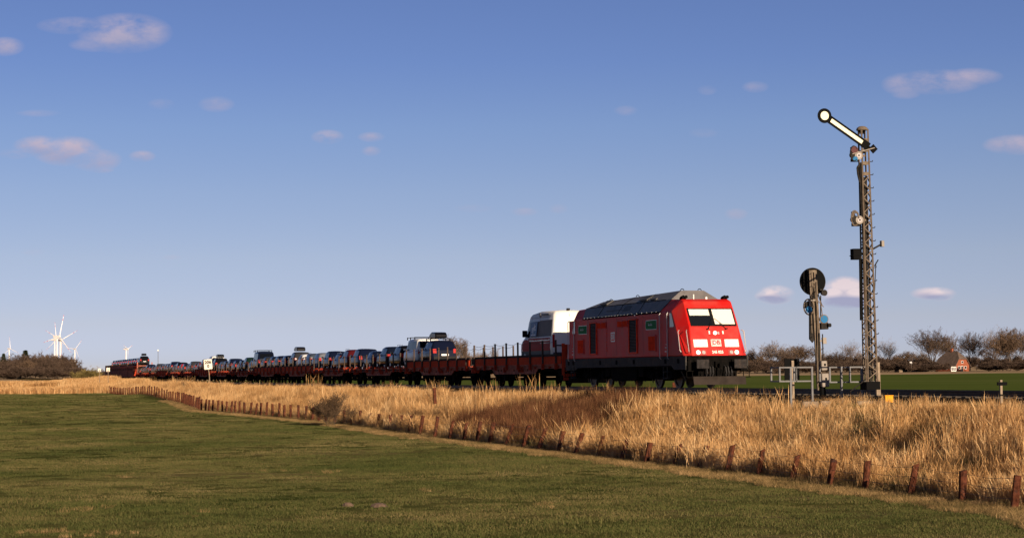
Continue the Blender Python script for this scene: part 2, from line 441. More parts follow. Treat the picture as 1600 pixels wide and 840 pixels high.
for i, (X, Y, z, ln, zt) in enumerate(posts):
    w = .078 if i < 20 else .075
    if i < 99: post_mb(X, Y, z, ln, zt, w).build('post', m_post, fence)
    else:
        q = post_mb(X, Y, z, ln, zt, w); rest.add(q.v, q.f)
if rest.v: tag(rest.build('post', m_post, fence), kind='stuff')
for hfrac in (.92, .62, .34):
    b = MB()
    for (a, c) in zip(posts[:60], posts[1:61]):
        pa = Vector((a[0]+a[3]*hfrac, a[1]-.07, a[2]+(a[4]-a[2])*hfrac)); pc = Vector((c[0]+c[3]*hfrac, c[1]-.07, c[2]+(c[4]-c[2])*hfrac))
        md = (pa+pc)/2; md.z -= random.uniform(.01, .06)
        b.path([pa, md, pc], .0045, 3)
    a = posts[0]; pa = Vector((a[0]+a[3]*hfrac, a[1]-.07, a[2]+(a[4]-a[2])*hfrac)); b.tube(pa, pa+Vector((2.2, -5, 0)), .0045, n=3)
    b.build('wire', m_wire, fence, fix=False)

# ------------------------------------------------------------------ grasses (nobody could count them): tufts instanced on points
def blade_mat(name, cols, transl=.3, vscale=.5):
    m = bpy.data.materials.new(name); m.use_nodes = True
    nt = m.node_tree; N, L, b = nodes_of(m)
    g = N.new('ShaderNodeNewGeometry'); oi = N.new('ShaderNodeObjectInfo')
    n = noise(nt, g.outputs['Position'], vscale, 4, .6)
    ad = N.new('ShaderNodeMath'); ad.operation = 'MULTIPLY_ADD'; L.new(g.outputs['Random Per Island'], ad.inputs[0]); ad.inputs[1].default_value = .42
    L.new(n.outputs['Fac'], ad.inputs[2])
    sb = N.new('ShaderNodeMath'); sb.operation = 'SUBTRACT'; L.new(ad.outputs[0], sb.inputs[0]); sb.inputs[1].default_value = .21
    r = ramp(nt, cols); L.new(sb.outputs[0], r.inputs[0])
    b.inputs['Roughness'].default_value = .8; b.inputs['Specular IOR Level'].default_value = .2
    L.new(r.outputs[0], b.inputs['Base Color'])
    tr = N.new('ShaderNodeBsdfTranslucent'); L.new(r.outputs[0], tr.inputs[0])
    mx = N.new('ShaderNodeMixShader'); mx.inputs[0].default_value = transl
    out = [x for x in N if x.type == 'OUTPUT_MATERIAL'][0]
    L.new(b.outputs[0], mx.inputs[1]); L.new(tr.outputs[0], mx.inputs[2]); L.new(mx.outputs[0], out.inputs[0])
    return m
def tuft(name, m, n, rad, hmin, hmax, w, lean, head=False, seed=0):
    rnd = random.Random(seed); vs = []; fs = []
    for i in range(n):
        a = rnd.uniform(0, 6.283); r = rad*math.sqrt(rnd.random()); x0 = r*math.cos(a); y0 = r*math.sin(a)
        h = rnd.uniform(hmin, hmax); la = rnd.uniform(0, 6.283); l = lean*h*rnd.random(); dx = l*math.cos(la); dy = l*math.sin(la)
        wa = rnd.uniform(-.9, .9); wx = w*math.cos(wa)*.5; wy = w*math.sin(wa)*.5
        k = len(vs)
        vs += [(x0-wx, y0-wy, -.02), (x0+wx, y0+wy, -.02), (x0+wx*.8+dx*.3, y0+wy*.8+dy*.3, h*.55), (x0-wx*.8+dx*.3, y0-wy*.8+dy*.3, h*.55)]
        if head and rnd.random() < .35:
            vs += [(x0+dx*.8-wx*1.6, y0+dy*.8-wy*1.6, h*.86), (x0+dx*.8+wx*1.6, y0+dy*.8+wy*1.6, h*.86), (x0+dx*1.15, y0+dy*1.15, h*1.04)]
            fs += [(k, k+1, k+2, k+3), (k+3, k+2, k+5, k+4), (k+4, k+5, k+6)]
        else:
            vs += [(x0+dx, y0+dy, h)]
            fs += [(k, k+1, k+2, k+3), (k+3, k+2, k+4)]
    me = bpy.data.meshes.new(name); me.from_pydata(vs, [], fs); me.materials.append(m)
    return me
def scatter(name, pts, protos, label, group=None):
    """pts: list of (x, y, z, rotz, scale, variant)"""
    me = bpy.data.meshes.new(name); me.vertices.add(len(pts))
    A = np.array(pts, dtype=np.float32)
    me.vertices.foreach_set('co', A[:, :3].ravel())
    ra = me.attributes.new('rot', 'FLOAT_VECTOR', 'POINT'); rv = np.zeros((len(pts), 3), np.float32); rv[:, 2] = A[:, 3]; ra.data.foreach_set('vector', rv.ravel())
    sa = me.attributes.new('scl', 'FLOAT', 'POINT'); sa.data.foreach_set('value', A[:, 4].copy())
    ia = me.attributes.new('vid', 'INT', 'POINT'); ia.data.foreach_set('value', A[:, 5].astype(np.int32))
    o = link(name, me); tag(o, label, name.replace('_', ' '), kind='stuff')
    pc = bpy.data.collections.new(name+'_sources')
    for i, pm in enumerate(protos):
        po = bpy.data.objects.new('%s_tuft_%02d' % (name, i), pm); pc.objects.link(po)
    ng = bpy.data.node_groups.new(name+'_scatter', 'GeometryNodeTree')
    ng.interface.new_socket('Geometry', in_out='INPUT', socket_type='NodeSocketGeometry'); ng.interface.new_socket('Geometry', in_out='OUTPUT', socket_type='NodeSocketGeometry')
    N = ng.nodes; L = ng.links
    gi = N.new('NodeGroupInput'); go = N.new('NodeGroupOutput'); mp = N.new('GeometryNodeMeshToPoints')
    ci = N.new('GeometryNodeCollectionInfo'); ci.inputs[0].default_value = pc; ci.inputs[1].default_value = True; ci.inputs[2].default_value = True
    ip = N.new('GeometryNodeInstanceOnPoints')
    def na(nm, dt):
        x = N.new('GeometryNodeInputNamedAttribute'); x.data_type = dt; x.inputs[0].default_value = nm; return x.outputs[0]
    L.new(gi.outputs[0], mp.inputs[0]); L.new(mp.outputs[0], ip.inputs['Points']); L.new(ci.outputs[0], ip.inputs['Instance'])
    ip.inputs['Pick Instance'].default_value = True
    L.new(na('vid', 'INT'), ip.inputs['Instance Index'])
    L.new(na('rot', 'FLOAT_VECTOR'), ip.inputs['Rotation']); L.new(na('scl', 'FLOAT'), ip.inputs['Scale'])
    L.new(ip.outputs[0], go.inputs[0])
    md = o.modifiers.new('scatter', 'NODES'); md.node_group = ng
    return o
m_reed = blade_mat('dry_reed_blades', [(.2, (.25,.13,.045)), (.42, (.52,.29,.11)), (.6, (.72,.445,.195)), (.8, (.84,.60,.31))], .3, .35)
m_rush = blade_mat('brown_rush_blades', [(.2, (.035,.013,.007)), (.48, (.12,.045,.018)), (.8, (.34,.17,.075))], .2, .5)
m_greenb = blade_mat('green_bank_blades', [(.2, (.05,.055,.015)), (.45, (.13,.11,.035)), (.62, (.30,.20,.08)), (.8, (.52,.36,.16))], .25, .6)
m_low = blade_mat('matted_straw_blades', [(.2, (.07,.06,.02)), (.42, (.17,.12,.045)), (.6, (.34,.22,.09)), (.8, (.58,.38,.18))], .2, .9)
m_turf = blade_mat('turf_blades', [(.22, (.048,.064,.013)), (.42, (.086,.096,.024)), (.55, (.125,.120,.036)), (.70, (.17,.135,.05)), (.86, (.30,.23,.10))], .25, .16)
rnd = random.Random(11)
# tall dry grass between the fence and the track
reed = [tuft('reed', m_reed, 80, .36, .35, .72, .0095, .6, True, i) for i in range(5)] + [tuft('reed', m_reed, 46, .3, .55, 1.05, .0095, .35, True, 20+i) for i in range(3)]
def noise2(x, y, f=.2, k=0):
    return .5+.25*(math.sin(x*f*1.7+k+1.3*math.sin(y*f+k))+math.sin(y*f*1.3+2.1*k+1.1*math.sin(x*f*.8)))
def px_of(x, y, z):
    v = CM.inverted() @ Vector((x, y, z)); return 800+FPX*v.x/-v.z, 420-FPX*v.y/-v.z
pts = []; pg = []; prush = []
def in_rush(s, o, x, y, z):
    px, py = px_of(x, y, z)
    # a long brown rush bed seen from x = 725 to 995; a green-brown end at its right
    hi = np.interp(px, [712,740,830,900,960,1012], [682,672,658,647,640,636]); lo = np.interp(px, [712,740,830,900,960,1012], [684,690,694,698,674,645])
    j = 5*math.sin(px*.21)+4*math.sin(px*.53+2)
    return 712 < px < 1012 and hi+j*.6 < py < lo+j
for (s0, s1, dens) in ((-50, -10, 15), (-10, 30, 11), (30, 90, 8), (90, 250, 4.2)):
    s = s0
    n = 0
    area = (s1-s0)*9.5; cnt = int(area*dens)
    for i in range(cnt):
        s = rnd.uniform(s0, s1); fo = min(max(fence_o(s), 5.5), 12.2)
        u = rnd.random(); o = 3.1 + (fo-.50-3.1)*u
        p = C0-HD*s+NR*o; z = ground_z(p.x, p.y)
        px, py = px_of(p.x, p.y, z)
        if px < -30 or px > 1640: continue
        pn = noise2(p.x, p.y, .35, 2)
        t = (o-3.1)/(fo-3.1)
        big = p.y > 140
        # thin and low on the shoulder, lush in the middle, pale and dense at the fence
        sc = .45 + .61*sstep(.08, .45, t)-.10*sstep(.8, 1, t)
        if t > .93: sc *= .8
        if px > 1150: sc *= .85
        if t < .16 and rnd.random() < (.5 if px < 1120 else .2): continue
        if in_rush(s, o, p.x, p.y, z) and t < .9:
            if rnd.random() < .95: prush.append((p.x, p.y, z, rnd.uniform(0, 6.28), rnd.uniform(.75, 1.4), rnd.randint(0, 3)))
            if rnd.random() < .84: continue
        gsel = (1180 < px < 1500 and t < .68 and pn > .2) or (pn > .78) or (px > 1120 and t < .16)
        if gsel and rnd.random() < .7:
            pg.append((p.x, p.y, z, rnd.uniform(0, 6.28), sc*rnd.uniform(.55, .95), rnd.randint(0, 3)))
            continue
        sc *= rnd.uniform(.75, 1.15)*(.82+.36*noise2(p.x, p.y, 1.1, 5))
        if big: sc *= 1.05
        if rnd.random() < .05 and (1405 < px < 1490 or 1090 < px < 1190 or t > .3 or rnd.random() < .3): sc *= 1.45
        vid = rnd.randint(0, 4) if rnd.random() < .72 or t > .7 else rnd.randint(5, 7)
        pts.append((p.x, p.y, z, rnd.uniform(0, 6.28), sc, vid))
scatter('dry_reed_grass', pts, reed, 'tall sunlit dry tan grass covering the bank between fence and railway')
rush = [tuft('rush', m_rush, 90, .34, .6, 1.0, .011, .4, False, 40+i) for i in range(4)]
scatter('brown_rushes', prush, rush, 'dark red brown rush bed growing in the dry grass below the locomotive')
gb = [tuft('green', m_greenb, 50, .34, .3, .6, .016, .7, False, 60+i) for i in range(4)]
scatter('green_bank_grass', pg, gb, 'greenish rough grass among the dry stalks around the signals')
# far reed bands on the left, beyond the pasture, and the mound of reeds at the end of the fence
farreed = [tuft('far_reed', m_reed, 60, 1.2, .6, 1.25, .07, .3, False, 80+i) for i in range(4)]
pts = []
for i in range(9000):
    k = rnd.random()
    if k < .42: y = rnd.uniform(318, 334); x = -rnd.uniform(58, 100)
    elif k < .7: y = rnd.uniform(392, 410); x = -rnd.uniform(78, 135)
    else: y = rnd.uniform(322, 420); x = (rnd.uniform(105, 178)-800)*y/FPX
    s, o = so(x, y)
    if o < 4: continue
    pts.append((x, y, ground_z(x, y), rnd.uniform(0, 6.28), rnd.uniform(.7, 1.15)*(1.25 if k >= .7 else .95), rnd.randint(0, 3)))
for i in range(5200):   # bank of the track further off
    s = rnd.uniform(245, 420); o = rnd.uniform(3.4, 12); p = C0-HD*s+NR*o
    pts.append((p.x, p.y, ground_z(p.x, p.y), rnd.uniform(0, 6.28), rnd.uniform(.55, .9), rnd.randint(0, 3)))
scatter('distant_reed_beds', pts, farreed, 'tan reed beds along ditches at the far edge of the pasture')
# short pasture turf
turf = [tuft('turf', m_turf, 95, .44, .02, .062, .010, 1.3, False, 100+i) for i in range(6)] + [tuft('turf', m_turf, 60, .3, .05, .12, .011, 1.1, False, 110+i) for i in range(2)]
pts = []
def add_turf(y0, y1, dens, scl):
    area_w0 = y0*1600/FPX+4; area_w1 = y1*1600/FPX+4
    n = int((area_w0+area_w1)/2*(y1-y0)*dens)
    for i in range(n):
        y = math.sqrt(rnd.uniform(y0*y0, y1*y1)); x = rnd.uniform(-.2667, .2667)*y
        s, o = so(x, y)
        if o < min(max(fence_o(s), 5.5), 12.5)+.05+1.15*rnd.random()**.6+.5*(noise2(s, 3.0, 1.1, 4)-.5): continue
        pn = noise2(x, y, .22, 1)*.6+noise2(x*.4, y*1.3, .5, 3)*.4
        v = rnd.randint(0, 5)
        if rnd.random() < .02*max(0, pn-.35)*3: v = rnd.randint(6, 7)
        pts.append((x, y, ground_z(x, y), rnd.uniform(0, 6.28), scl*rnd.uniform(.6, 1.15)*(.65+.7*pn), v))
add_turf(32, 70, 5.5, 1.0); add_turf(70, 120, 2.8, 1.2); add_turf(120, 200, .8, 1.5); add_turf(200, 322, .3, 2.3)
# ragged edge of the bank: low dry stuff spilling over the fence line
scatter('pasture_turf_grass', pts, turf, 'short olive green grazed pasture grass with straw coloured patches in the foreground')
lowdry = [tuft('low_dry', m_low, 66, .34, .03, .27, .010, 1.2, False, 130+i) for i in range(4)]
pts = []
for i in range(12000):
    s = rnd.uniform(-50, 140); fo = fence_o(s); k_ = rnd.random()**1.4; o = fo - .45 + 1.65*k_ + .6*(noise2(s, 3.0, 1.1, 4)-.5)*k_
    p = C0-HD*s+NR*o
    pts.append((p.x, p.y, ground_z(p.x, p.y), rnd.uniform(0, 6.28), rnd.uniform(.35, .75)*(1.35 if k_ < .08 else .85), rnd.randint(0, 3)))
# straw tufts in the pasture
for (px, py, n, rx) in ((120,796,9,.35),(850,787,7,.6),(60,831,9,.8),(130,833,9,1.2),(500,737,5,.6),(190,742,5,.3),(650,763,4,.5),(430,733,4,.5),(300,800,4,.5)):
    if n == 0: continue
    c = None; y = 3050*3.1/(py-578+ (px-800)*.0096)
    for i in range(n):
        x = (px-800)*y/FPX + rnd.gauss(0, rx*.6); yy = y+rnd.gauss(0, .6)
        pts.append((x, yy, ground_z(x, yy), rnd.uniform(0, 6.28), rnd.uniform(.25, .5), rnd.randint(0, 3)))
scatter('low_dry_grass', pts, lowdry, 'matted low straw spilling past the fence feet into the pasture')
# ------------------------------------------------------------------ vehicle materials
RED = (.62, .010, .006)
m_red = mat('traffic_red_paint', RED, .55, var=.10, scale=.7, coat=.0, spec=.22, dirt=(.38,.06,.045), dscale=1.1, dlo=.42, dhi=.85)
m_redlit = mat('traffic_red_sunlit', (.85, .05, .012), .6, spec=.1, var=.15, scale=5)  # brighter than the body red: sunlight put into the colour
m_hood = mat('slate_roof_paint', (.155,.145,.138), .55, spec=.3, var=.15, scale=.8, dirt=(.07,.065,.06), dscale=1.4)
m_skirt = mat('dusty_frame_grey', (.030,.030,.028), .8, spec=.2, var=.25, scale=2, dirt=(.075,.06,.045), dscale=3, dlo=.5, dhi=.8)
m_black = mat('underframe_black', (.005,.0045,.004), .95, spec=.04, var=.3, scale=4, dirt=(.022,.016,.012), dscale=3, dlo=.55, dhi=.8)
m_rubber = mat('black_rubber', (.006,.006,.006), .6, spec=.2)
m_wheel = mat('wheel_steel', (.055,.045,.038), .55, .5, var=.3, scale=6)
m_glassd = mat('dark_cab_glass', (.008,.009,.010), .06, spec=.8)
m_pane_reflect = mat('cream_pane_reflection', (.80,.75,.62), .7)  # painted reflection for the cab windscreen
m_white = mat('white_marking_paint', (.80,.77,.70), .5, var=.04, scale=5)
m_rail_w = mat('pale_handrail', (.55,.52,.48), .4, .3)
m_lamp = mat('headlamp_lens', (.85,.82,.7), .15, emit=(1, .9, .65), estr=1.6)
m_lampoff = mat('tail_lamp_lens', (.42,.38,.36), .2, var=.3, scale=40)
m_green = mat('green_sign_panel', (.03,.19,.07), .7, spec=.05, var=.1, scale=2)
m_grille = mat('grille_dark', (.035,.010,.008), .7)
m_buf = mat('buffer_grey', (.026,.023,.022), .8, spec=.1, var=.4, scale=7, dirt=(.07,.052,.042), dscale=5)
m_plow = mat('snow_plough_grey', (.030,.023,.018), .85, spec=.1, var=.3, scale=3, dirt=(.04,.03,.025), dscale=2.5)
m_logo_red = mat('logo_red_paint', (.60,.015,.015), .5)
m_greypl = mat('grey_plastic', (.12,.12,.12), .6)
m_cable = mat('cable_rubber', (.02,.018,.017), .7)
m_brass = mat('horn_metal', (.10,.08,.06), .5, .6)

def wheelset_mb(r=.46, x=0.0, cov=True):
    b = MB()
    for sg in (1, -1):
        M = Matrix.Translation((x, sg*.75, r)) @ Matrix.Rotation(R(90), 4, 'X')
        b.lathe([(0,-.07),(.10,-.10),(.12,-.04),(r*.8,-.02),(r*.84,-.07),(r,-.07),(r+.005,0),(r+.03,.045 if sg > 0 else -.045),(r+.03,.065),(r*.84,.065),(r*.8,.02),(.12,.05),(0,.06)], 24, 0, M)
        b.lathe([(0,-.11*sg),(.13,-.11*sg),(.14,.02*sg)], 12, 0, M)
    b.tube((x,-.75,r), (x,.75,r), .08, n=10)
    return b

def make_loco():
    root = empty('diesel_locomotive', T(.25, 0, 0), TROT, 'red diesel locomotive with slate grey roof, number 245 025 on its nose, leading the train', 'locomotive')
    Lb = 18.1
    # ---- body shell
    A=(0,1.18,1.42); B=(-.42,1.15,2.72); C=(-1.2,1.12,3.85); S0=(-.35,1.49,1.42); S1=(-1.26,1.49,2.72); S2=(-1.75,1.49,3.42)
    Rf=(-1.5,1.10,3.95); Rr=(-2.7,1.12,3.97); G=(-3.25,1.49,3.42)
    def mir(p, sx, sy): return (p[0] if sx else -Lb-p[0], p[1]*sy, p[2])
    b = MB()
    for sx in (1, 0):
        q = {k: [mir(v, sx, 1), mir(v, sx, -1)] for k, v in dict(A=A,B=B,C=C,S0=S0,S1=S1,S2=S2,Rf=Rf,Rr=Rr,G=G).items()}
        b.add([q['A'][0],q['A'][1],q['B'][1],q['B'][0]], [(0,1,2,3)])
        b.add([q['B'][0],q['B'][1],q['C'][1],q['C'][0]], [(0,1,2,3)])
        b.add([q['C'][0],q['C'][1],q['Rf'][1],q['Rf'][0]], [(0,1,2,3)])
        b.add([q['Rf'][0],q['Rf'][1],q['Rr'][1],q['Rr'][0]], [(0,1,2,3)])
        for k in (0, 1):
            b.add([q[n][k] for n in ('A','S0','S1','B')], [(0,1,2,3)])
            b.add([q[n][k] for n in ('B','S1','S2','C')], [(0,1,2,3)])
            b.add([q[n][k] for n in ('C','S2','Rf')], [(0,1,2)])
            b.add([q[n][k] for n in ('Rf','S2','G','Rr')], [(0,1,2,3)])
    for sy in (1, -1):
        vs = [mir(v, 1, sy) for v in (S0,S1,S2,G)] + [mir(v, 0, sy) for v in (G,S2,S1,S0)]
        b.add(vs, [tuple(range(8))])
    b.add([mir(v, 1, s) for v in (S0,) for s in (1,-1)]+[mir(S0,0,-1), mir(S0,0,1)], [(0,1,2,3)])
    b.add([mir(A,1,1),mir(A,1,-1),mir(S0,1,-1),mir(S0,1,1)], [(0,1,2,3)]); b.add([mir(A,0,1),mir(A,0,-1),mir(S0,0,-1),mir(S0,0,1)], [(0,1,2,3)])
    import bmesh
    me = b.mesh('body', m_red)
    bm = bmesh.new(); bm.from_mesh(me); bmesh.ops.remove_doubles(bm, verts=bm.verts, dist=.001); bmesh.ops.recalc_face_normals(bm, faces=bm.faces); bm.to_mesh(me); bm.free()
    body = link('body', me, root)
    bv = body.modifiers.new('bevel', 'BEVEL'); bv.width = .045; bv.segments = 3; bv.limit_method = 'ANGLE'; bv.angle_limit = R(8)
    for p in me.polygons: p.use_smooth = False
    # ---- roof hood
    b = MB(); e = .012
    Gf=(-3.26,1.49+e,3.44); Ef=(-2.72,1.12+e,3.985); Tf=(-3.95,.60,4.28)
    for k in (1,):
        P4 = {n: [mir(v,1,1),mir(v,1,-1),mir(v,0,1),mir(v,0,-1)] for n, v in dict(G=Gf,E=Ef,T=Tf).items()}
        P4['T'][0] = (-3.0,.54,4.40); P4['T'][1] = (-3.0,-.54,4.40)
        b.add([P4['E'][0],P4['E'][1],P4['T'][1],P4['T'][0]], [(0,1,2,3)]); b.add([P4['E'][2],P4['E'][3],P4['T'][3],P4['T'][2]], [(0,1,2,3)])
        b.add([P4['T'][0],P4['T'][1],P4['T'][3],P4['T'][2]], [(0,1,2,3)])
        for i in (0, 1):
            b.add([P4['E'][i],P4['T'][i],P4['T'][i+2],P4['E'][i+2]], [(0,1,2,3)])
            b.add([P4['G'][i],P4['E'][i],P4['E'][i+2],P4['G'][i+2]], [(0,1,2,3)])
    roof = b.build('roof', m_hood, root)
    b = MB()
    for sy in (1, -1):     # seams and ribs across the slopes, gutter strip, recessed hatches
        for x in (-6.3, -9.4, -12.4):
            b.tube((x,1.50*sy,3.45), (x,1.135*sy,3.995), .012, n=4); b.tube((x,1.135*sy,3.995), (x,.57*sy,4.40-.12*(-3.0-x)/11.15+.008), .012, n=4)
        b.tube((-3.4,1.14*sy,3.995), (-Lb+3.4,1.14*sy,3.995), .016, n=4)
        b.box(-14.8, -3.3, sy*1.5-.02, sy*1.5+.02, 3.40, 3.455)
        for x in (-14.5,-14,-13.4,-12.8,-12.2,-11.6,-11,-10.5,-10.1,-9.6,-9.2,-8.7,-8.2,-7.7,-7.1,-6.4,-5.7,-5,-4.3,-3.7):
            b.box(x-.03, x+.03, sy*1.515-.012, sy*1.515+.012, 3.43, 3.465, 1)
    b.build('roof_trim', [m_black, m_rail_w], roof)
    sl = frame((-9, -1.305, 3.715), (1,0,0), (0,.37,.545))
    su = frame((-9, -.855, 4.185), (1,0,0), (0,.52,.295))
    b = MB(); b.box(.1,1.1,-.10,.2,-.02,.02,0,sl); b.box(-2.5,-.1,-.02,.02,-.02,.025,0,sl)
    b.box(1.7,2.7,-.2,.22,-.02,.03,0,su); b.box(-4.3,-3.3,-.2,.22,-.02,.03,0,su); b.box(3.2,4.0,-.22,-.12,-.02,.02,0,su)
    b.build('roof_hatch', mat('roof_hatch_dark', (.045,.042,.038), .6), roof)
    b = MB()
    for (x, y) in ((-3.2,.42),(-3.2,-.42),(-9,-.54),(-13,-.56)):
        pts = [(x, y+.09*math.cos(a), 4.385-.011*(-3.2-x)+.10*math.sin(a)) for a in np.linspace(0, math.pi, 7)]; b.path(pts, .018, 5)
    b.build('lifting_eye', m_black, roof)
    for (y, k) in ((-.98,2),(.98,2)):
        b = MB()
        for j in range(k): b.tube((-1.7-.02*j, y-.08+.17*j, 4.04), (-1.35-.1*j, y-.08+.17*j, 4.05), .035, .075, 10)
        b.box(-1.7,-1.6,y-.14,y+.14,3.95,4.03); b.build('horn', m_black, root)
    b = MB(); b.tube((-1.7,-.45,3.95),(-1.7,-.45,4.17),.03,n=8); b.tube((-1.75,.17,3.95),(-1.75,.17,4.06),.06,.05,8); b.build('roof_antenna', m_white, root)
    # ---- windscreen
    Fu = frame((-.42, 0, 2.72), (0,1,0), (-.78,0,1.13))
    b = MB(); b.box(-1.08,1.08,.0,.98,-.01,.018,0,Fu); ws = b.build('windscreen_frame', m_rubber, root, bevel=.01)
    for (u0, u1) in ((-1.03,-.055),(.055,1.03)):
        pane = MB().box(u0,u1,.05,.93,.015,.024,0,Fu).build('windscreen_pane', m_glassd, ws)
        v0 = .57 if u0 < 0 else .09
        MB().box(u0+.02,u1-.02,v0,.905,.0245,.0275,0,Fu).build('pane_reflection', m_pane_reflect, ws)  # cream sheet standing in for sky and sun reflected in the pane
    for (u, du) in ((-.32,.20),(.55,-.28)):
        b = MB(); b.tube((u,-.16,.03),(u+du,.12,.06),.014,n=5,M=Fu); b.tube((u+du*.4,.02,.05),(u+du*1.6-.02,.40,.045),.010,n=5,M=Fu); b.tube((u-.05,-.18,.03),(u+.05,-.14,.03),.03,n=6,M=Fu)
        b.build('wiper', m_rubber, root)
    # brow seam above the windscreen
    b = MB(); b.box(-1.02,1.02,1.12,1.135,-.01,.006,0,Fu); b.box(-1.02,-1.005,.97,1.12,-.01,.006,0,Fu); b.box(1.005,1.02,.97,1.12,-.01,.006,0,Fu)
    b.build('panel_seam', mat('dark_red_seam', (.12,.01,.01), .6), body)
    # ---- lower nose
    Fl = frame((0, 0, 1.42), (0,1,0), (-.42,0,1.30))
    V = lambda z: (z-1.42)*1.0509
    for (u0, u1) in ((-1.06,-.40),(.40,1.06)):
        MB().box(u0,u1,V(1.80),V(2.14),-.02,.014,0,Fl).build('white_nose_panel', m_white, root, bevel=.012)
    b = MB(); b.box(-.28,.28,V(2.31),V(2.52),-.02,.02,0,Fl); lp = b.build('top_lamp', m_red, root, bevel=.01)
    MB().disc((0,V(2.415),.03), .085, .03, (0,0,1), 20, 0, Fl).build('lens', m_lamp, lp)
    MB().box(.12,.2,V(2.36),V(2.47),.01,.026,0,Fl).build('lens', m_lampoff, lp)
    for u in (-.27,.37):
        MB().box(u-.035,u+.035,V(2.36),V(2.50),.0,.05,0,Fl).build('nose_bracket', m_white, root, bevel=.01)
    b = MB()
    for (u0,u1) in ((-.98,-.55),(.62,1.0)): b.box(u0,u1,V(2.60),V(2.615),-.005,.006,0,Fl)
    b.box(-.42,.50,V(2.56),V(2.57),-.005,.006,0,Fl)
    for (u0,u1,v0,v1) in ((-.62,-.61,1.5,2.2),(.60,.61,1.5,2.2),(-.9,.9,2.205,2.213)): b.box(u0,u1,V(v0),V(v1),-.005,.004,0,Fl)
    b.build('panel_seam', MATS['dark_red_seam'], body)
    for sgn in (-1, 1):
        b = MB(); c = .77*sgn
        b.box(c-.27,c+.27,V(1.44),V(1.68),-.03,.02,0,Fl); hl = b.build('headlight', mat('lamp_surround_red', (.35,.02,.012), .4) if sgn < 0 else MATS['lamp_surround_red'], root, bevel=.012)
        MB().disc((c+.13*sgn,V(1.56),.028), .092, .03, (0,0,1), 20, 0, Fl).build('lens', m_lamp, hl)
        MB().disc((c-.12*sgn,V(1.56),.028), .08, .03, (0,0,1), 20, 0, Fl).build('tail_lens', m_lampoff, hl)
    # letters in a rounded frame
    lg = MB().box(-.235,.235,V(1.83),V(2.14),-.01,.010,0,Fl).build('emblem', m_white, root, bevel=.02)
    MB().box(-.205,.205,V(1.855),V(2.115),.0,.0135,0,Fl).build('emblem_border', m_logo_red, lg, bevel=.01)
    MB().box(-.185,.185,V(1.872),V(2.098),.0,.0165,0,Fl).build('emblem_field', m_white, lg, bevel=.01)
    text('emblem_letters', 'DB', .25, Fl @ Matrix.Translation((0,V(1.983),.019)), m_logo_red, lg, .003, sx=1.08, bold=.010)
    text('running_number', '245 025', .175, Fl @ Matrix.Translation((.02,V(1.575),.006)), m_white, root, .003, sx=.92, bold=.006)
    # bottom lip
    MB().box(-.35,.035,-1.22,1.22,1.375,1.425).build('nose_lip', m_black, root, bevel=.01)
    # handrails on the nose corners
    for sy in (-1, 1):
        b = MB(); b.path([(-.12,1.30*sy,1.55),(.0,1.34*sy,1.62),(-.30,1.34*sy,2.50),(-.42,1.28*sy,2.56)], .017, 6)
        b.path([(-.55,1.50*sy,1.6),(-.55,1.56*sy,1.68),(-.75,1.56*sy,2.5),(-.78,1.50*sy,2.56)], .016, 6); b.build('nose_handrail', m_rail_w, root)
    # ---- side details for both sides
    for sy in (-1, 1):
        Fs = frame((0, 1.49*sy, 0), (1 if sy < 0 else -1, 0, 0), (0,0,1))
        k = 1 if sy < 0 else -1       # sign of x along the frame's first axis
        def sb(name, x0, x1, z0, z1, n0, n1, m, par, bev=0):
            a, c = sorted((k*x0, k*x1)); return MB().box(a, c, z0, z1, n0, n1, 0, Fs).build(name, m, par, bevel=bev)
        # driver's doors with handrails and steps; side windows
        for (xa, xb, wa, wb) in ((-3.15,-2.15,-1.92,-1.42),(-17.2,-16.2,-16.7+.0,-16.2)):
            front_ = xa > -9
            d = sb('cab_door', xa+.06, xb-.06, 1.47, 3.38, -.01, .012, m_red, root, .01)
            sb('door_seam', xa+.03, xa+.06, 1.45, 3.40, -.01, .004, m_grille, d); sb('door_seam', xb-.06, xb-.03, 1.45, 3.40, -.01, .004, m_grille, d)
            b = MB(); xx = k*(xb-.2); b.tube((xx,1.95,.02),(xx-.12*k,1.95,.04),.015,n=5,M=Fs); b.box(min(xx,xx-.2*k),max(xx,xx-.2*k),1.62,1.66,.01,.05,0,Fs); b.box(min(xx,xx-.16*k),max(xx,xx-.16*k),1.80,1.83,.01,.05,0,Fs)
            b.build('door_handle', m_rail_w, d)
            for x in (xa, xb):
                b = MB(); b.path([(k*x,1.30,.01),(k*x,1.36,.07),(k*x,3.32,.07),(k*x,3.38,.01)], .02, 6, M=Fs); b.build('handrail', m_rail_w, root)
            b = MB()
            for z in (.42,.72): b.box(min(k*(xa+.28),k*(xb-.22)), max(k*(xa+.28),k*(xb-.22)), z, z+.035, -.16, .04, 0, Fs)
            for x in (xa+.28, xb-.22): b.box(k*x-.02, k*x+.02, .42, .95, -.02, .02, 0, Fs)
            b.build('step', m_skirt, root)
        for (pts, nm) in (([(-2.02,3.34),(-1.74,3.34),(-1.42,2.78),(-1.47,2.72),(-1.97,2.72),(-2.02,2.78)],'f'),([(-Lb+1.95,3.32),(-Lb+1.78,3.32),(-Lb+1.50,2.72),(-Lb+1.95,2.72)],'r')):
            b = MB(); n = len(pts); vs = [(k*x, z, .004) for x, z in pts]+[(k*x, z, .016) for x, z in pts]
            b.add(vs, [tuple(range(n)), tuple(range(n, 2*n))]+[(i,(i+1)%n,n+(i+1)%n,n+i) for i in range(n)], 0, Fs)
            w = b.build('side_window', m_glassd, root)
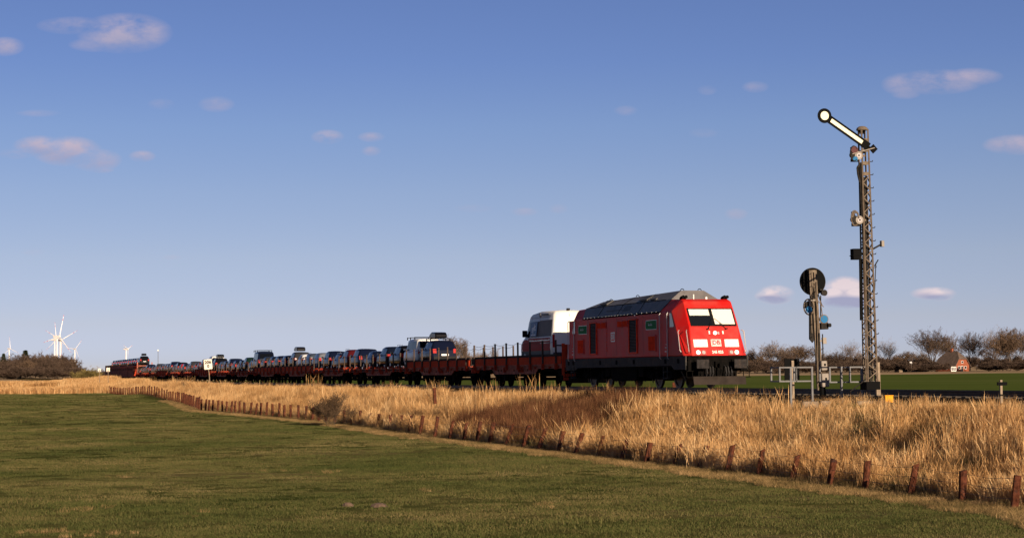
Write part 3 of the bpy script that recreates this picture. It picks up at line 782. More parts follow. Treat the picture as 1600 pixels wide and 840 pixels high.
        # tall louvred grilles
        for (xa, xb) in ((-7.55,-6.42),(-13.6,-12.55)):
            gr = sb('tall_grille', xa, xb, 1.65, 3.18, -.06, .012, m_grille, root)
            b = MB()
            for i in range(21):
                z = 1.72+i*.07; x0, x1 = sorted((k*(xa+.05), k*(xb-.05)))
                b.add([(x0,z,.013),(x1,z,.013),(x1,z+.028,.03),(x0,z+.028,.03)], [(0,1,2,3)], 0, Fs)
            b.build('louvres', m_black, gr)
            b = MB()
            for (x0,x1,z0,z1) in ((xa-.03,xa+.03,1.62,3.21),(xb-.03,xb+.03,1.62,3.21),(xa-.03,xb+.03,1.60,1.66),(xa-.03,xb+.03,3.17,3.22)):
                a, c = sorted((k*x0,k*x1)); b.box(a,c,z0,z1,0,.05,0,Fs)
            b.build('grille_frame', m_redlit, gr, bevel=.008)
        # small paired grilles high on the side: recessed boxes
        for (xa, xb) in ((-9.2,-7.72),(-12.45,-11.02)):
            xm = (xa+xb)/2
            for (x0, x1) in ((xa,xm-.05),(xm+.05,xb)):
                g_ = sb('vent_window', x0, x1, 2.88, 3.17, .0, .006, m_redlit, root)
                x0_, x1_, za_, zb_ = x0+.03, x1-.02, 2.895, 3.155
                b = MB(); nn = int((x1_-x0_)/.10); 
                for i in range(nn):
                    xs0 = x0_+i*.10; b.add([(k*xs0,za_,.004),(k*xs0,zb_,.004),(k*(xs0+.085),zb_,.05),(k*(xs0+.085),za_,.05)][::1] if False else [(k*xs0,za_,.066),(k*xs0,zb_,.066),(k*(xs0+.09),zb_,.004),(k*(xs0+.09),za_,.004)], [(0,1,2,3)], 0, Fs)
                b.build('slats', m_redlit, g_, fix=False)  # slats turned forward, added so the recess catches the sun
                b = MB()
                for (a0,a1,z0,z1) in ((x0-.02,x0+.02,2.86,3.19),(x1-.02,x1+.02,2.86,3.19),(x0,x1,2.86,2.89),(x0,x1,3.16,3.19)):
                    a, c = sorted((k*a0,k*a1)); b.box(a,c,z0,z1,0,.04,0,Fs)
                b.build('vent_frame', m_red, g_)
        # lower service recesses
        for (xa, xb) in ((-4.75,-3.85),(-15.6,-14.7)):
            g_ = sb('service_flap', xa, xb, 1.70, 2.36, .0, .008, m_redlit, root)
            x0_, x1_, za_, zb_ = xa+.03, xb-.03, 1.71, 2.35
            b = MB(); nn = int((x1_-x0_)/.10); 
            for i in range(nn):
                xs0 = x0_+i*.10; b.add([(k*xs0,za_,.004),(k*xs0,zb_,.004),(k*(xs0+.085),zb_,.05),(k*(xs0+.085),za_,.05)][::1] if False else [(k*xs0,za_,.066),(k*xs0,zb_,.066),(k*(xs0+.09),zb_,.004),(k*(xs0+.09),za_,.004)], [(0,1,2,3)], 0, Fs)
            b.build('slats', m_redlit, g_, fix=False)  # these slats too are shaped to catch the low sun
            b = MB()
            for (a0,a1,z0,z1) in ((xa-.03,xa+.02,1.66,2.42),(xb-.02,xb+.04,1.66,2.42),(xa,xb,1.66,1.70),(xa,xb,2.36,2.42)):
                a, c = sorted((k*a0,k*a1)); b.box(a,c,z0,z1,0,.035,0,Fs)
            b.build('flap_frame', m_red, g_)
        # green notices with unreadable small white lettering
        for (xa, xb) in ((-5.25,-3.72),(-15.65,-14.15)):
            pts = [(xa,2.86),(xa+.1,2.66),(xb,2.66),(xb,3.10),(xa+.1,3.10)]
            def poly(pts, n0, n1, m, nm, par):
                b = MB(); n = len(pts); b.add([(k*x,z,n0) for x,z in pts]+[(k*x,z,n1) for x,z in pts], [tuple(range(n)),tuple(range(n,2*n))]+[(i,(i+1)%n,n+(i+1)%n,n+i) for i in range(n)], 0, Fs); return b.build(nm, m, par)
            g0 = poly(pts, 0, .010, m_lampoff, 'green_notice', root)
            cx = (xa+xb)/2; cz = 2.88
            poly([(cx+(x-cx)*.96, cz+(z-cz)*.90) for x, z in pts], .009, .014, m_green, 'notice_field', g0)
            b = MB(); x = xa+.42
            for w_, h_ in ((.10,.13),(.07,.08),(.08,.08),(.07,.12),(.08,.08),(.07,.10)):
                a, c = sorted((k*x,k*(x+w_*.75))); b.box(a,c,2.85,2.85+h_*.35,.014,.016,0,Fs); b.box(a,a+.018,2.85,2.85+h_,.014,.016,0,Fs); x += w_+.015
            b.build('notice_marks', m_white, g0)
        # side emblem: rounded frame with letters
        e0 = sb('side_emblem', -10.32, -9.72, 2.20, 2.66, 0, .008, m_lampoff, root)
        sb('emblem_field', -10.27, -9.77, 2.25, 2.61, .0, .011, m_red, e0)
        text('emblem_letters', 'DB', .34, Fs @ Matrix.Translation((k*-10.02, 2.43, .013)), m_lampoff, e0, .002, sx=.95, bold=.006)
        b = MB()
        for z in np.arange(1.75, 2.8, .14):
            for x in (-7.62,-10.95): a, c = sorted((k*(x-.012),k*(x+.012))); b.box(a,c,z,z+.075,0,.02,0,Fs)
        b.build('hinge', m_redlit, body)
        b = MB()
        for x in (-5.6,-11.0,-9.45,-7.66,-3.5,-14.0): a, c = sorted((k*(x-.008),k*(x+.008))); b.box(a,c,1.5,3.35,0,.003,0,Fs)
        b.build('panel_seam', MATS['dark_red_seam'], body)
        # frame skirt
        pts = [(-.12,1.42),(-.12,.82),(-1.6,.82),(-1.9,1.0),(-15.9,.95),(-16.2,.82),(-Lb+.12,.82),(-Lb+.12,1.42)]
        b = MB(); b.prism(pts, sy*1.40, sy*1.475, 'y'); sk = b.build('frame_skirt', m_skirt, root, bevel=.01)
        b = MB()
        for x in (-1.0,-2.65,-7.0,-9.55,-12.1,-16.6,-17.4):
            b.box(x-.13,x+.13,sy*1.478-.006,sy*1.478+.006,1.10,1.30); 
        b.build('jacking_pocket', m_black, sk)
    # ---- buffer beam, buffers, coupler, hoses, plough
    for end in (1, 0):
        k = 1 if end else -1; x0 = 0 if end else -Lb
        b = MB(); b.box(*sorted((x0-.3*k, x0-.02*k)), -1.38, 1.38, .76, 1.40); bb = b.build('buffer_beam', m_black, root, bevel=.02)
        for y in (-.875, .875):
            b = MB(); b.tube((x0-.05*k,y,1.06),(x0+.42*k,y,1.06),.13,.12,14); b.box(*sorted((x0-.03*k,x0+.05*k)),y-.24,y+.24,.86,1.26)
            bf = b.build('buffer', m_black, root)
            b = MB(); b.box(*sorted((x0+.42*k,x0+.48*k)),y-.29,y+.29,.86,1.26); b.build('buffer_plate', m_buf, bf, bevel=.05, seg=3)
        b = MB(); b.tube((x0-.02*k,0,1.05),(x0+.35*k,0,1.03),.06,n=8); b.path([(x0+.3*k,0,1.03),(x0+.38*k,0,.8),(x0+.30*k,0,.62)],.04,6); b.box(*sorted((x0-.02*k,x0+.12*k)),-.16,.16,.92,1.18)
        b.build('coupling_hook', m_black, root)
        for y in (-.42,-.30,.30,.42,-.58,.56):
            b = MB(); b.path([(x0,y,.98),(x0+.16*k,y,.92),(x0+.22*k,y*1.02,.66),(x0+.12*k,y*1.05,.48),(x0+.02*k,y*1.06,.60)],.028,6); b.build('brake_hose', m_cable, root)
        b = MB(); b.prism([(.10,-1.22),(.52,-1.05),(.52,1.05),(.10,1.22)], .17,.54,'z') if False else None
        pl = MB(); n = 7
        ys = np.linspace(-1.22, 1.22, n)
        for i in range(n-1):
            def q(y, z): return (x0 + k*(.16+.10*(1-abs(y)/1.22)) + k*(.10 if z < .3 else 0), y, z)
            a = [q(ys[i],.16), q(ys[i+1],.16), q(ys[i+1],.52), q(ys[i],.52)]
            pl.add(a+[(v[0]-.03*k, v[1], v[2]) for v in a], [(0,1,2,3),(4,7,6,5),(0,4,5,1),(3,2,6,7),(0,3,7,4),(1,5,6,2)])
        pl.build('snow_plough', m_plow, root)
        b = MB()
        for y in (-.8,.8,-.2,.25): b.tube((x0-.1*k,y,.8),(x0+.15*k,y,.4),.035,n=6)
        b.box(*sorted((x0-.2*k,x0-.05*k)),-.9,.9,.45,.8); b.build('plough_bracket', m_black, root)
        for y in (-1.33, 1.33):
            b = MB()
            for z in (.46,.74): b.box(*sorted((x0-.12*k,x0+.10*k)),y-.16,y+.16,z,z+.03)
            b.box(*sorted((x0-.02*k,x0+.01*k)),y-.15,y-.12,.46,1.0); b.box(*sorted((x0-.02*k,x0+.01*k)),y+.12,y+.15,.46,1.0)
            b.build('shunter_step', m_black, root)
    # ---- bogies and tank
    for xc in (-4.1, -14.0):
        b = MB()
        for sy in (-1, 1):
            b.prism([(xc-2.0,.62),(xc-1.75,.80),(xc-.7,.74),(xc-.45,.52),(xc+.45,.52),(xc+.7,.74),(xc+1.75,.80),(xc+2.0,.62),(xc+1.9,.50),(xc+.95,.55),(xc+.6,.38),(xc-.6,.38),(xc-.95,.55),(xc-1.9,.50)], sy*1.0, sy*1.14, 'y')
            for dx in (-1.3, 1.3):
                b.box(xc+dx-.2,xc+dx+.2,sy*1.06-.13,sy*1.06+.13,.42,.66); b.tube((xc+dx-.35,sy*1.12,.45),(xc+dx-.35,sy*1.12,.85),.09,n=10); b.tube((xc+dx+.35,sy*1.12,.45),(xc+dx+.35,sy*1.12,.85),.09,n=10)
            b.tube((xc-.35,sy*1.1,.5),(xc-.35,sy*1.1,.95),.14,n=10); b.tube((xc+.35,sy*1.1,.5),(xc+.35,sy*1.1,.95),.14,n=10)
            b.tube((xc-1.9,sy*1.2,.55),(xc-.6,sy*1.2,.95),.03,n=5)
        b.box(xc-1.9,xc+1.9,-.95,.95,.55,.85)
        bg = b.build('bogie', m_black, root)
        for dx in (-1.3, 1.3): wheelset_mb(.55, xc+dx).build('wheelset', m_wheel, bg, fix=True)
        for dx in (-2.05, 2.05):
            b = MB()
            for sy in (-1, 1): b.path([(xc+dx,sy*.95,.75),(xc+dx*1.08,sy*.78,.35),(xc+dx*1.08,sy*.76,.22)],.03,6)
            b.build('sand_pipe', m_brass, bg)
    b = MB(); b.prism([(-11.0,.95),(-11.0,.45),(-10.7,.30),(-7.4,.30),(-7.1,.45),(-7.1,.95)], -1.30, 1.30, 'y'); b.box(-6.9,-6.2,-1.3,1.3,.5,.95); b.box(-11.9,-11.2,-1.3,1.3,.5,.95)
    b.build('fuel_tank', m_black, root, bevel=.03)
    MB().box(-Lb+.3,-.3,-1.40,1.40,.92,1.42).build('main_frame', m_black, root)
    return root
loco = make_loco()
# ------------------------------------------------------------------ car-carrying wagons
m_wred = mat('wagon_brick_red', (.40,.135,.092), .85, var=.35, scale=2.5, dirt=(.15,.08,.058), dscale=2, dlo=.45, dhi=.7, spec=.08)
m_wred2 = mat('wagon_bright_red', (.56,.062,.022), .7, var=.3, scale=4, dirt=(.26,.06,.03), dscale=4, dlo=.5, dhi=.75, spec=.08)
m_wdark = mat('wagon_deck_dark', (.035,.028,.024), .85, var=.3, scale=3, spec=.1)
m_stake = mat('stanchion_rust', (.075,.052,.040), .8, spec=.1, var=.4, scale=8)
m_sock = mat('stanchion_socket_red', (.34,.040,.016), .8, spec=.05, var=.25, scale=9)
PITCH_W = 19.56
W0 = 19.05
def wagon_common(root, kind):
    Lw = 18.9
    deck = 1.32 if kind == 'high' else 1.14
    # deck slab
    MB().box(-Lw, 0, -1.42, 1.42, deck-.09, deck).build('deck', m_wdark, root)
    b = MB(); b.box(-Lw+.3,-.3,-.5,.5,.75,deck-.09); b.build('centre_beam', m_black, root)
    for sy in (-1, 1):
        # sole bar with fish belly
        b = MB()
        b.prism([(-Lw,1.0),(0,1.0),(0,1.19),(-Lw,1.19)], sy*1.33, sy*1.40, 'y')
        b.prism([(-4.6,1.0),(-5.3,.70),(-13.9,.70),(-14.6,1.0)], sy*1.32, sy*1.385, 'y')
        b.box(-Lw,0,sy*1.42-.05,sy*1.42+.03,1.16,1.22); b.box(-Lw,0,sy*1.42-.05,sy*1.42+.03,.985,1.02)
        for x in (-6.0,-6.7,-12.4,-13.1,-9.6): b.box(x-.07,x+.07,sy*1.392-.006,sy*1.392+.006,.86,1.14,1)
        for x in (-4.9,-7.6,-8.2,-11.4,-14.2,-.6,-2.1,-17.0,-18.2):
            b.box(x-.05,x+.05,sy*1.46-.07,sy*1.46+.06,.80 if -14<x<-5 else .98,1.1,2)
        b.build('sole_bar', [m_wred, m_black, m_sock], root)
        if kind == 'high':
            b = MB(); vs = []; fs = []; x = -.15
            while x > -Lw+.3:      # trapezoid corrugation
                for dx, y in ((0,1.405),(-.11,1.49),(-.17,1.49),(-.21,1.405)):
                    vs += [(x+dx,sy*y,1.22),(x+dx,sy*y,1.63)]
                x -= .26
            for j in range(len(vs)//2-1): fs.append((2*j,2*j+2,2*j+3,2*j+1))
            b.add(vs, fs); b.build('side_board', m_wred2, root, fix=False)
            b = MB(); b.box(-Lw,0,sy*1.45-.05,sy*1.45+.04,1.63,1.76); b.box(-Lw,0,sy*1.38-.02,sy*1.38+.02,1.22,1.62); b.build('top_rail', m_wdark, root)
        else:
            b = MB(); b.box(-Lw,0,sy*1.45-.03,sy*1.45+.03,1.16,1.23); b.build('top_rail', m_wred, root)
            b = MB(); x = -.4
            while x > -Lw: b.prism([(x,1.23),(x+.12,1.23),(x+.02,1.40),(x-.04,1.40)], sy*1.40, sy*1.47, 'y'); x -= .62
            b.build('wheel_stops', m_sock, root)
        # stanchions with rope
        xs_ = [-.7-2.5*i for i in range(8)]; top = 2.5 if kind == 'high' else 2.32
        sm = MB().box(-.04,.04,-.045,.045,1.05,top).mesh('stanchion', m_stake)
        km = MB().prism([(-.09,.93),(.07,.93),(.10,1.26),(-.10,1.26)], -.07, .07, 'y').mesh('stanchion_socket', m_sock)
        for x in xs_:
            st = link('stanchion', sm, root, (x, sy*1.54, 0)); link('stanchion_socket', km, st, (0, 0, 0))
        b = MB()
        for x0, x1 in zip(xs_[:-1], xs_[1:]):
            pts = [((x0+(x1-x0)*t), sy*1.54, top-.04-.10*(1-(2*t-1)**2)) for t in (0,.25,.5,.75,1)]; b.path(pts, .011, 3)
        b.build('rope', m_stake, root, fix=False)
    # running gear
    for xc in (-1.0,-5.8,-7.75,-12.6,-14.5,-18.2+.3):
        wheelset_mb(.42, xc).build('wheelset', m_black, root)
    b = MB()
    for sy in (-1, 1):
        for xa, xb in ((-.3,-1.9),(-4.9,-8.7),(-11.8,-15.4),(-17.1,-18.7)):
            b.prism([(xa,.98),(xa-.25*0,.74),(xa-.35,.60),(xb+.35,.60),(xb,.74),(xb,.98)], sy*.95, sy*1.08, 'y')
        for xc in (-1.0,-5.8,-7.75,-12.6,-14.5,-17.9): b.box(xc-.18,xc+.18,sy*1.05-.1,sy*1.05+.1,.3,.62)
    b.box(-10.9,-9.4,-1.1,1.1,.55,1.0); b.box(-18.6,-.3,-1.0,1.0,.84,.98); b.build('running_gear', m_black, root)
    for x0, k in ((0, 1), (-Lw, -1)):
        b = MB(); b.box(*sorted((x0-.15*k, x0)), -1.35, 1.35, .80, deck-.092); b.build('end_beam', m_wred2, root)
        for y in (-.875, .875):
            b = MB(); b.tube((x0,y,1.05),(x0+.28*k,y,1.05),.09,n=10); b.tube((x0+.25*k,y,1.05),(x0+.30*k,y,1.05),.21,n=14); b.build('buffer', m_black, root)
    return root
def make_end_board(root):
    b = MB(); b.box(-.08,-.02,-1.38,1.38,1.34,2.25); b.box(-.02,.02,-1.42,-1.25,.62,2.3); b.box(-.02,.02,1.25,1.42,.62,2.3)
    for z in (1.5,1.75,2.0,2.2): b.box(-.02,.03,-1.3,1.3,z,z+.05)
    b.box(-.01,.05,-1.35,-.6,.35,1.3); b.box(.03,.06,-1.3,-1.2,.5,2.2); b.box(.03,.06,-.9,-.8,.5,2.2)
    o = b.build('end_board', m_wred2, root)
    b = MB(); b.box(.05,.09,-1.2,-.7,1.0,1.2); b.box(.05,.09,-1.25,-.8,.70,.78); b.build('end_fitting', m_black, o)
wag = {}
ordn = ['first','second','third','fourth','fifth','sixth','seventh','eighth','ninth','tenth','eleventh','twelfth','thirteenth','fourteenth']
kinds = ['high','high','low','low','high','high','low','low','high','low','low','high','low','low']
def place_wagon(o, s, zl=0):
    p = T(s, 0, 0); p2 = T(s+18.9, 0, 0); o.location = p
    o.rotation_euler = (0, math.asin((p2.z-p.z)/18.9), TROT)
for i in range(14):
    s = W0 + i*PITCH_W; k = kinds[i]
    if k not in wag:
        r = empty('car_carrier_wagon', (0,0,0), TROT); wagon_common(r, k); wag[k] = r
    else: r = copy_tree(wag[k])
    place_wagon(r, s)
    desc = 'flat wagon with corrugated red boards' if k == 'high' else 'low flat wagon with thin stanchions'
    tag(r, '%s, %s' % (desc, ['directly behind the red locomotive','under the car with roof box'][i] if i < 2 else ordn[i]+' behind the locomotive'),
        'wagon', 'flat wagons of the car train')
    if i == 0: first_wagon = r
for i_, o_ in enumerate([first_wagon]): make_end_board(o_)
# double-deck wagons at the end
def make_dd(open_front):
    Ld = 22.0; r = empty('double_deck_wagon', (0,0,0), TROT)
    MB().box(-Ld,0,-1.42,1.42,.75,.85).build('lower_deck', m_wdark, r)
    MB().box(-Ld,0,-1.42,1.42,2.70,2.80).build('upper_deck', m_wred, r)
    for sy in (-1, 1):
        x0 = -7.5 if open_front else 0
        b = MB(); b.box(-Ld,x0,sy*1.45-.03,sy*1.45+.03,.62,1.95); b.box(-Ld,x0,sy*1.45-.03,sy*1.45+.03,2.42,2.68)
        x = x0
        while x > -Ld+.5: b.box(x-.42,x,sy*1.45-.03,sy*1.45+.03,1.95,2.42); x -= 1.25
        b.build('side_wall', m_wred, r)
        b = MB(); b.box(-Ld,x0,sy*1.47-.03,sy*1.47+.04,2.68,2.82); b.box(-Ld,x0,sy*1.47-.02,sy*1.47+.03,2.40,2.47); b.build('upper_rail', m_wred2, r)
        b = MB(); x = x0 - .0
        while x > -Ld: b.box(x-.05,x+.05,sy*1.47-.05,sy*1.47+.05,.62,3.25); x -= 1.55
        b.box(-Ld,x0,sy*1.47-.03,sy*1.47+.03,3.19,3.25); b.box(-Ld,x0,sy*1.47-.02,sy*1.47+.02,2.82,3.10); b.build('upper_parapet', mat('parapet_brown', (.11,.07,.055), .9, var=.3, spec=.05), r)
        if open_front:
            b = MB()
            for x in (-.6,-2.4,-4.2,-6.0): b.box(x-.06,x+.06,sy*1.45-.05,sy*1.45+.05,.8,2.7)
            b.box(-7.5,0,sy*1.45-.05,sy*1.45+.05,2.64,2.82); b.build('upper_deck_support', m_wred2, r)
    b = MB()
    for y in (-1.35,1.35): b.box(-.1,0,y-.1,y+.1,.7,3.4)
    b.box(-.1,0,-1.35,1.35,2.65,2.85); b.box(-.1,0,-1.35,1.35,.6,.9); b.build('end_frame', m_wred, r)
    for xc in (-1.6,-3.2,-18.8,-20.4): wheelset_mb(.42, xc).build('wheelset', m_black, r)
    b = MB(); b.box(-4.2,-.8,-1.1,1.1,.35,.75); b.box(-21.2,-17.8,-1.1,1.1,.35,.75); b.box(-21,-1,-.8,.8,.6,.749); b.build('running_gear', m_black, r)
    return r
DD0 = W0+14*PITCH_W+1.0
ddw = []
for i in range(4):
    if i == 0: r = make_dd(True)
    elif i == 1: r = make_dd(False); base_dd = r
    else: r = copy_tree(base_dd)
    place_wagon(r, DD0+i*22.6); ddw.append(r)
    tag(r, ['dark red double deck wagon with open front bay','dark red double deck wagon, closed side, directly left of the open bay',
            'dark red double deck wagon, third from the right of its kind','dark red double deck wagon at the far left tail of the train'][i], 'wagon', 'double deck wagons at the train tail')

# ------------------------------------------------------------------ cars
m_glass = mat('car_glass', (.004,.005,.008), .05, spec=.3)
m_glass.node_tree.nodes['Principled BSDF'].inputs['IOR'].default_value = 1.18
m_tail = mat('red_tail_lamp', (.40,.008,.006), .5, spec=.15)
m_tyre = mat('tyre_black', (.012,.012,.012), .8)
m_rim = mat('alloy_rim', (.35,.35,.36), .35, .8)
m_plate = mat('number_plate_white', (.75,.75,.72), .5)
m_chrome = mat('roof_bar_metal', (.45,.45,.46), .3, .9)
PAINT = {}
def paint(nm, c, metal=.3):
    if nm not in PAINT: PAINT[nm] = mat('car_paint_'+nm.replace(' ', '_'), c, .2, 0, coat=0, spec=.5); PAINT[nm].node_tree.nodes['Principled BSDF'].inputs['IOR'].default_value = 1.16
    return PAINT[nm]
for nm, c in (('black',(.006,.006,.008)),('dark blue',(.006,.009,.024)),('navy',(.006,.009,.020)),('dark grey',(.03,.031,.034)),('silver grey',(.16,.17,.19)),('blue grey',(.05,.065,.09)),
    ('maroon',(.07,.008,.010)),('white',(.75,.74,.70)),('red',(.40,.012,.010)),('dark green',(.008,.022,.016))): paint(nm, c, 0 if nm in ('white','red','black') else .3)
# profiles: list of (x from the rear, z_bottom, waist half width, waist z, roof half width, roof z)
PROF = {
 'hatchback': (4.1, 1.48, [(0,.42,.74,.86,.62,.88),(.05,.30,.82,.92,.66,.95),(.30,.22,.86,.96,.62,1.34),(.62,.20,.88,.96,.60,1.45),(1.6,.20,.89,.95,.62,1.49),(2.2,.20,.89,.94,.60,1.44),(2.95,.20,.88,.93,.60,1.03),(3.15,.20,.87,.91,.60,.97),(3.75,.22,.83,.78,.55,.82),(4.02,.28,.74,.62,.50,.66),(4.1,.36,.66,.55,.45,.56)], (.34,2.9)),
 'estate': (4.7, 1.5, [(0,.42,.76,.88,.64,.90),(.05,.30,.84,.94,.68,.98),(.28,.22,.88,.98,.64,1.30),(.55,.20,.90,.98,.62,1.46),(1.8,.20,.91,.96,.64,1.50),(2.6,.20,.91,.95,.62,1.46),(3.4,.20,.90,.94,.62,1.03),(3.6,.20,.89,.92,.60,.97),(4.3,.22,.85,.80,.56,.84),(4.62,.28,.76,.64,.50,.68),(4.7,.36,.68,.56,.45,.58)], (.34,3.35)),
 'suv': (4.55, 1.78, [(0,.50,.80,1.02,.68,1.05),(.05,.36,.88,1.08,.74,1.12),(.22,.30,.92,1.12,.70,1.52),(.50,.28,.94,1.12,.68,1.72),(1.8,.28,.95,1.10,.68,1.76),(2.5,.28,.95,1.09,.66,1.70),(3.2,.28,.94,1.08,.66,1.20),(3.4,.28,.93,1.06,.62,1.13),(4.2,.30,.88,.96,.58,1.00),(4.5,.36,.80,.78,.52,.82),(4.55,.44,.72,.66,.48,.68)], (.38,3.15)),
 'van': (4.9, 1.97, [(0,.42,.88,1.05,.80,1.07),(.04,.32,.93,1.10,.80,1.25),(.14,.26,.95,1.14,.79,1.82),(.40,.24,.96,1.14,.77,1.95),(2.0,.24,.96,1.12,.77,1.98),(3.4,.24,.96,1.10,.75,1.93),(4.1,.24,.94,1.08,.70,1.30),(4.25,.24,.93,1.04,.66,1.18),(4.7,.28,.88,.90,.60,.96),(4.86,.34,.80,.74,.54,.80),(4.9,.42,.74,.62,.50,.64)], (.34,4.0)),
}
WHEELX = {'hatchback': (.78,3.3), 'estate': (.95,3.8), 'suv': (.90,3.65), 'van': (1.0,4.0), 'high_van': (1.25,5.6)}
def section(st):
    x, zb, hw, wz, rw, rz = st
    mz = zb+(wz-zb)*.45
    return [(hw*.82,zb),(hw*.97,zb+.10),(hw,mz),(hw*.985,wz-.03),(hw*.955,wz),(rw+(hw*.955-rw)*.12,wz+(rz-wz)*.90),(rw*.86,rz-.0+(.0)),(rw*.45,rz+.02),(0,rz+.028)]
def body_mesh(name, sts, L, m):
    b = MB(); vs = []; fs = []
    for st in sts:
        h = section(st); full = h + [(-y, z) for (y, z) in h[-2::-1]]
        vs += [(st[0]-L/2, y, z) for (y, z) in full]
    n = 17
    for i in range(len(sts)-1):
        for j in range(n-1): a = i*n+j; fs.append((a,a+1,a+n+1,a+n))
        fs.append((i*n+n-1, i*n, (i+1)*n, (i+1)*n+n-1))
    fs.append(tuple(range(n))); fs.append(tuple(range((len(sts)-1)*n, len(sts)*n)))
    b.add(vs, fs)
    me = b.mesh(name, m, smooth=True)
    for p in me.polygons[-2:]: p.use_smooth = False
    for p in me.polygons:
        if len(p.vertices) > 4 or p.center.x < sts[1][0]-L/2+.01: p.use_smooth = False
    return me
def lerp_st(sts, x):
    for a, c in zip(sts[:-1], sts[1:]):
        if a[0] <= x <= c[0]:
            t = (x-a[0])/(c[0]-a[0]); return tuple(p+(q-p)*t for p, q in zip(a, c))
    return sts[-1]
def glass_strip(sts, L, xa, xb, f0=.10, f1=.86, n=8, off=.006, sides=(1,-1)):
    b = MB()
    for sy in sides:
        vs = []; fs = []
        for i in range(n+1):
            st = lerp_st(sts, xa+(xb-xa)*i/n); h = section(st); (y0,z0),(y1,z1) = h[4], h[5]
            k0 = f0; k1 = f1
            vs += [(st[0]-L/2,(y0+(y1-y0)*k0+off)*sy,z0+(z1-z0)*k0),(st[0]-L/2,(y0+(y1-y0)*k1+off)*sy,z0+(z1-z0)*k1)]
        for i in range(n): fs.append((2*i,2*i+2,2*i+3,2*i+1))
        b.add(vs, fs)
    return b
def cross_glass(sts, L, ia, ib, ta, tb, wf=.86, off=.012, rear=True):
    """glass across the rear or the front between stations ia and ib"""
    A = sts[ia]; B = sts[ib]; vs = []
    pts = []
    for t in (ta, tb):
        st = tuple(p+(q-p)*t for p, q in zip(A, B)); pts.append((st[0], st[4]*wf, st[5]))
    (x0,w0,z0),(x1,w1,z1) = pts
    d = Vector((x1-x0,0,z1-z0)).normalized(); nrm = Vector((-d.z,0,d.x)); nrm = nrm if (nrm.x < 0) == rear else -nrm
    nrm *= off+.018
    vs = [(x0-L/2+nrm.x,-w0,z0+nrm.z),(x0-L/2+nrm.x,w0,z0+nrm.z),(x1-L/2+nrm.x,w1,z1+nrm.z),(x1-L/2+nrm.x,-w1,z1+nrm.z)]
    return MB().add(vs, [(0,1,2,3)])
WM = {}
def wheel_mesh(r):
    if r not in WM:
        M = Matrix.Rotation(R(90), 4, 'X')
        t = MB().lathe([(r*.62,-.10),(r*.95,-.10),(r,-.06),(r,.06),(r*.95,.10),(r*.62,.10)], 20, 0, M).mesh('tyre', m_tyre, True)
        q = MB().lathe([(0,-.075),(r*.25,-.085),(r*.60,-.07),(r*.64,-.09),(r*.64,.09),(r*.60,.07),(r*.25,.085),(0,.075)], 14, 0, M).mesh('rim', m_rim)
        WM[r] = (t, q)
    return WM[r]
CARPARTS = {}
def make_car(kind, colname):
    key = (kind, colname); L, H, sts, (g0, g1) = PROF[kind]; m = PAINT[colname]
    root = empty('parked_car' if kind != 'van' else 'parked_van')
    if kind not in CARPARTS:
        gm = glass_strip(sts, L, g0+.12, g1-.22 if kind != 'van' else g1-.3).mesh('side_windows', m_glass, fix=False)
        rg = cross_glass(sts, L, 1 if kind != 'van' else 1, 2 if kind in ('van',) else 3, .12, .9).mesh('rear_window', m_glass, fix=False)
        fgm = cross_glass(sts, L, 5, 6, .06, .95, rear=False).mesh('windscreen', m_glass, fix=False)
        bmp = MB(); bmp.box(-L/2-.06,-L/2+.25,-.80,.80,.34 if kind != 'suv' else .44,.58 if kind != 'suv' else .66)
        bm_ = bmp.mesh('bumper', mat('dark_bumper', (.02,.02,.02), .7, spec=.1))
        pl = MB().box(-L/2-.075,-L/2-.058,-.26,.26,.62+(.08 if kind != 'hatchback' else 0),.74+(.08 if kind != 'hatchback' else 0)).mesh('number_plate', m_plate)
        zt = sts[1][3]
        tls = [MB().prism([(-L/2-.035,zt-.20),(-L/2+.02,zt-.20),(-L/2+.12,zt+.10),(-L/2+.03,zt+.10)], *sorted((sy*.60, sy*.84)), 'y').mesh('tail_lamp', m_tail) for sy in (1,-1)]
        CARPARTS[kind] = (gm, rg, fgm, bm_, pl, tls)
    if key not in CARPARTS: CARPARTS[key] = body_mesh('body', sts, L, m)
    gm, rg, fgm, bm_, pl, tls = CARPARTS[kind]
    body = link('body', CARPARTS[key], root)
    link('side_windows', gm, root); link('rear_window', rg, root); link('windscreen', fgm, root); link('bumper', bm_, root); link('number_plate', pl, root)
    for t in tls: link('tail_lamp', t, root)
    r = .33 if kind != 'suv' else .37; t, q = wheel_mesh(r)
    for wx in WHEELX[kind]:
        for sy in (1,-1):
            w = link('wheel', t, root, (wx-L/2, sy*.80, r)); link('rim', q, w, (0, sy*.02, 0))
    # mirrors
    for sy in (1, -1):
        zm = sts[5][3]+.06; b_ = key+('mirror',sy)
        if b_ not in CARPARTS:
            x = sts[6][0]-.62-L/2; CARPARTS[b_] = MB().box(x-.06,x+.08,*sorted((sy*.93,sy*1.10)),zm,zm+.14).mesh('wing_mirror', m)
        link('wing_mirror', CARPARTS[b_], root)
    return root
def roof_rails(root, kind, m=None):
    L, H, sts, g = PROF[kind]
    b = MB(); x0 = sts[3][0]+.1-L/2; x1 = sts[5][0]-.1-L/2; w = sts[4][4]*.9
    for sy in (1,-1): b.path([(x0,sy*w,H-.04),(x0+.08,sy*w,H+.05),(x1-.1,sy*w,H+.05),(x1,sy*w,H-.05)], .018, 5)
    b.build('roof_rail', m or m_chrome, root)
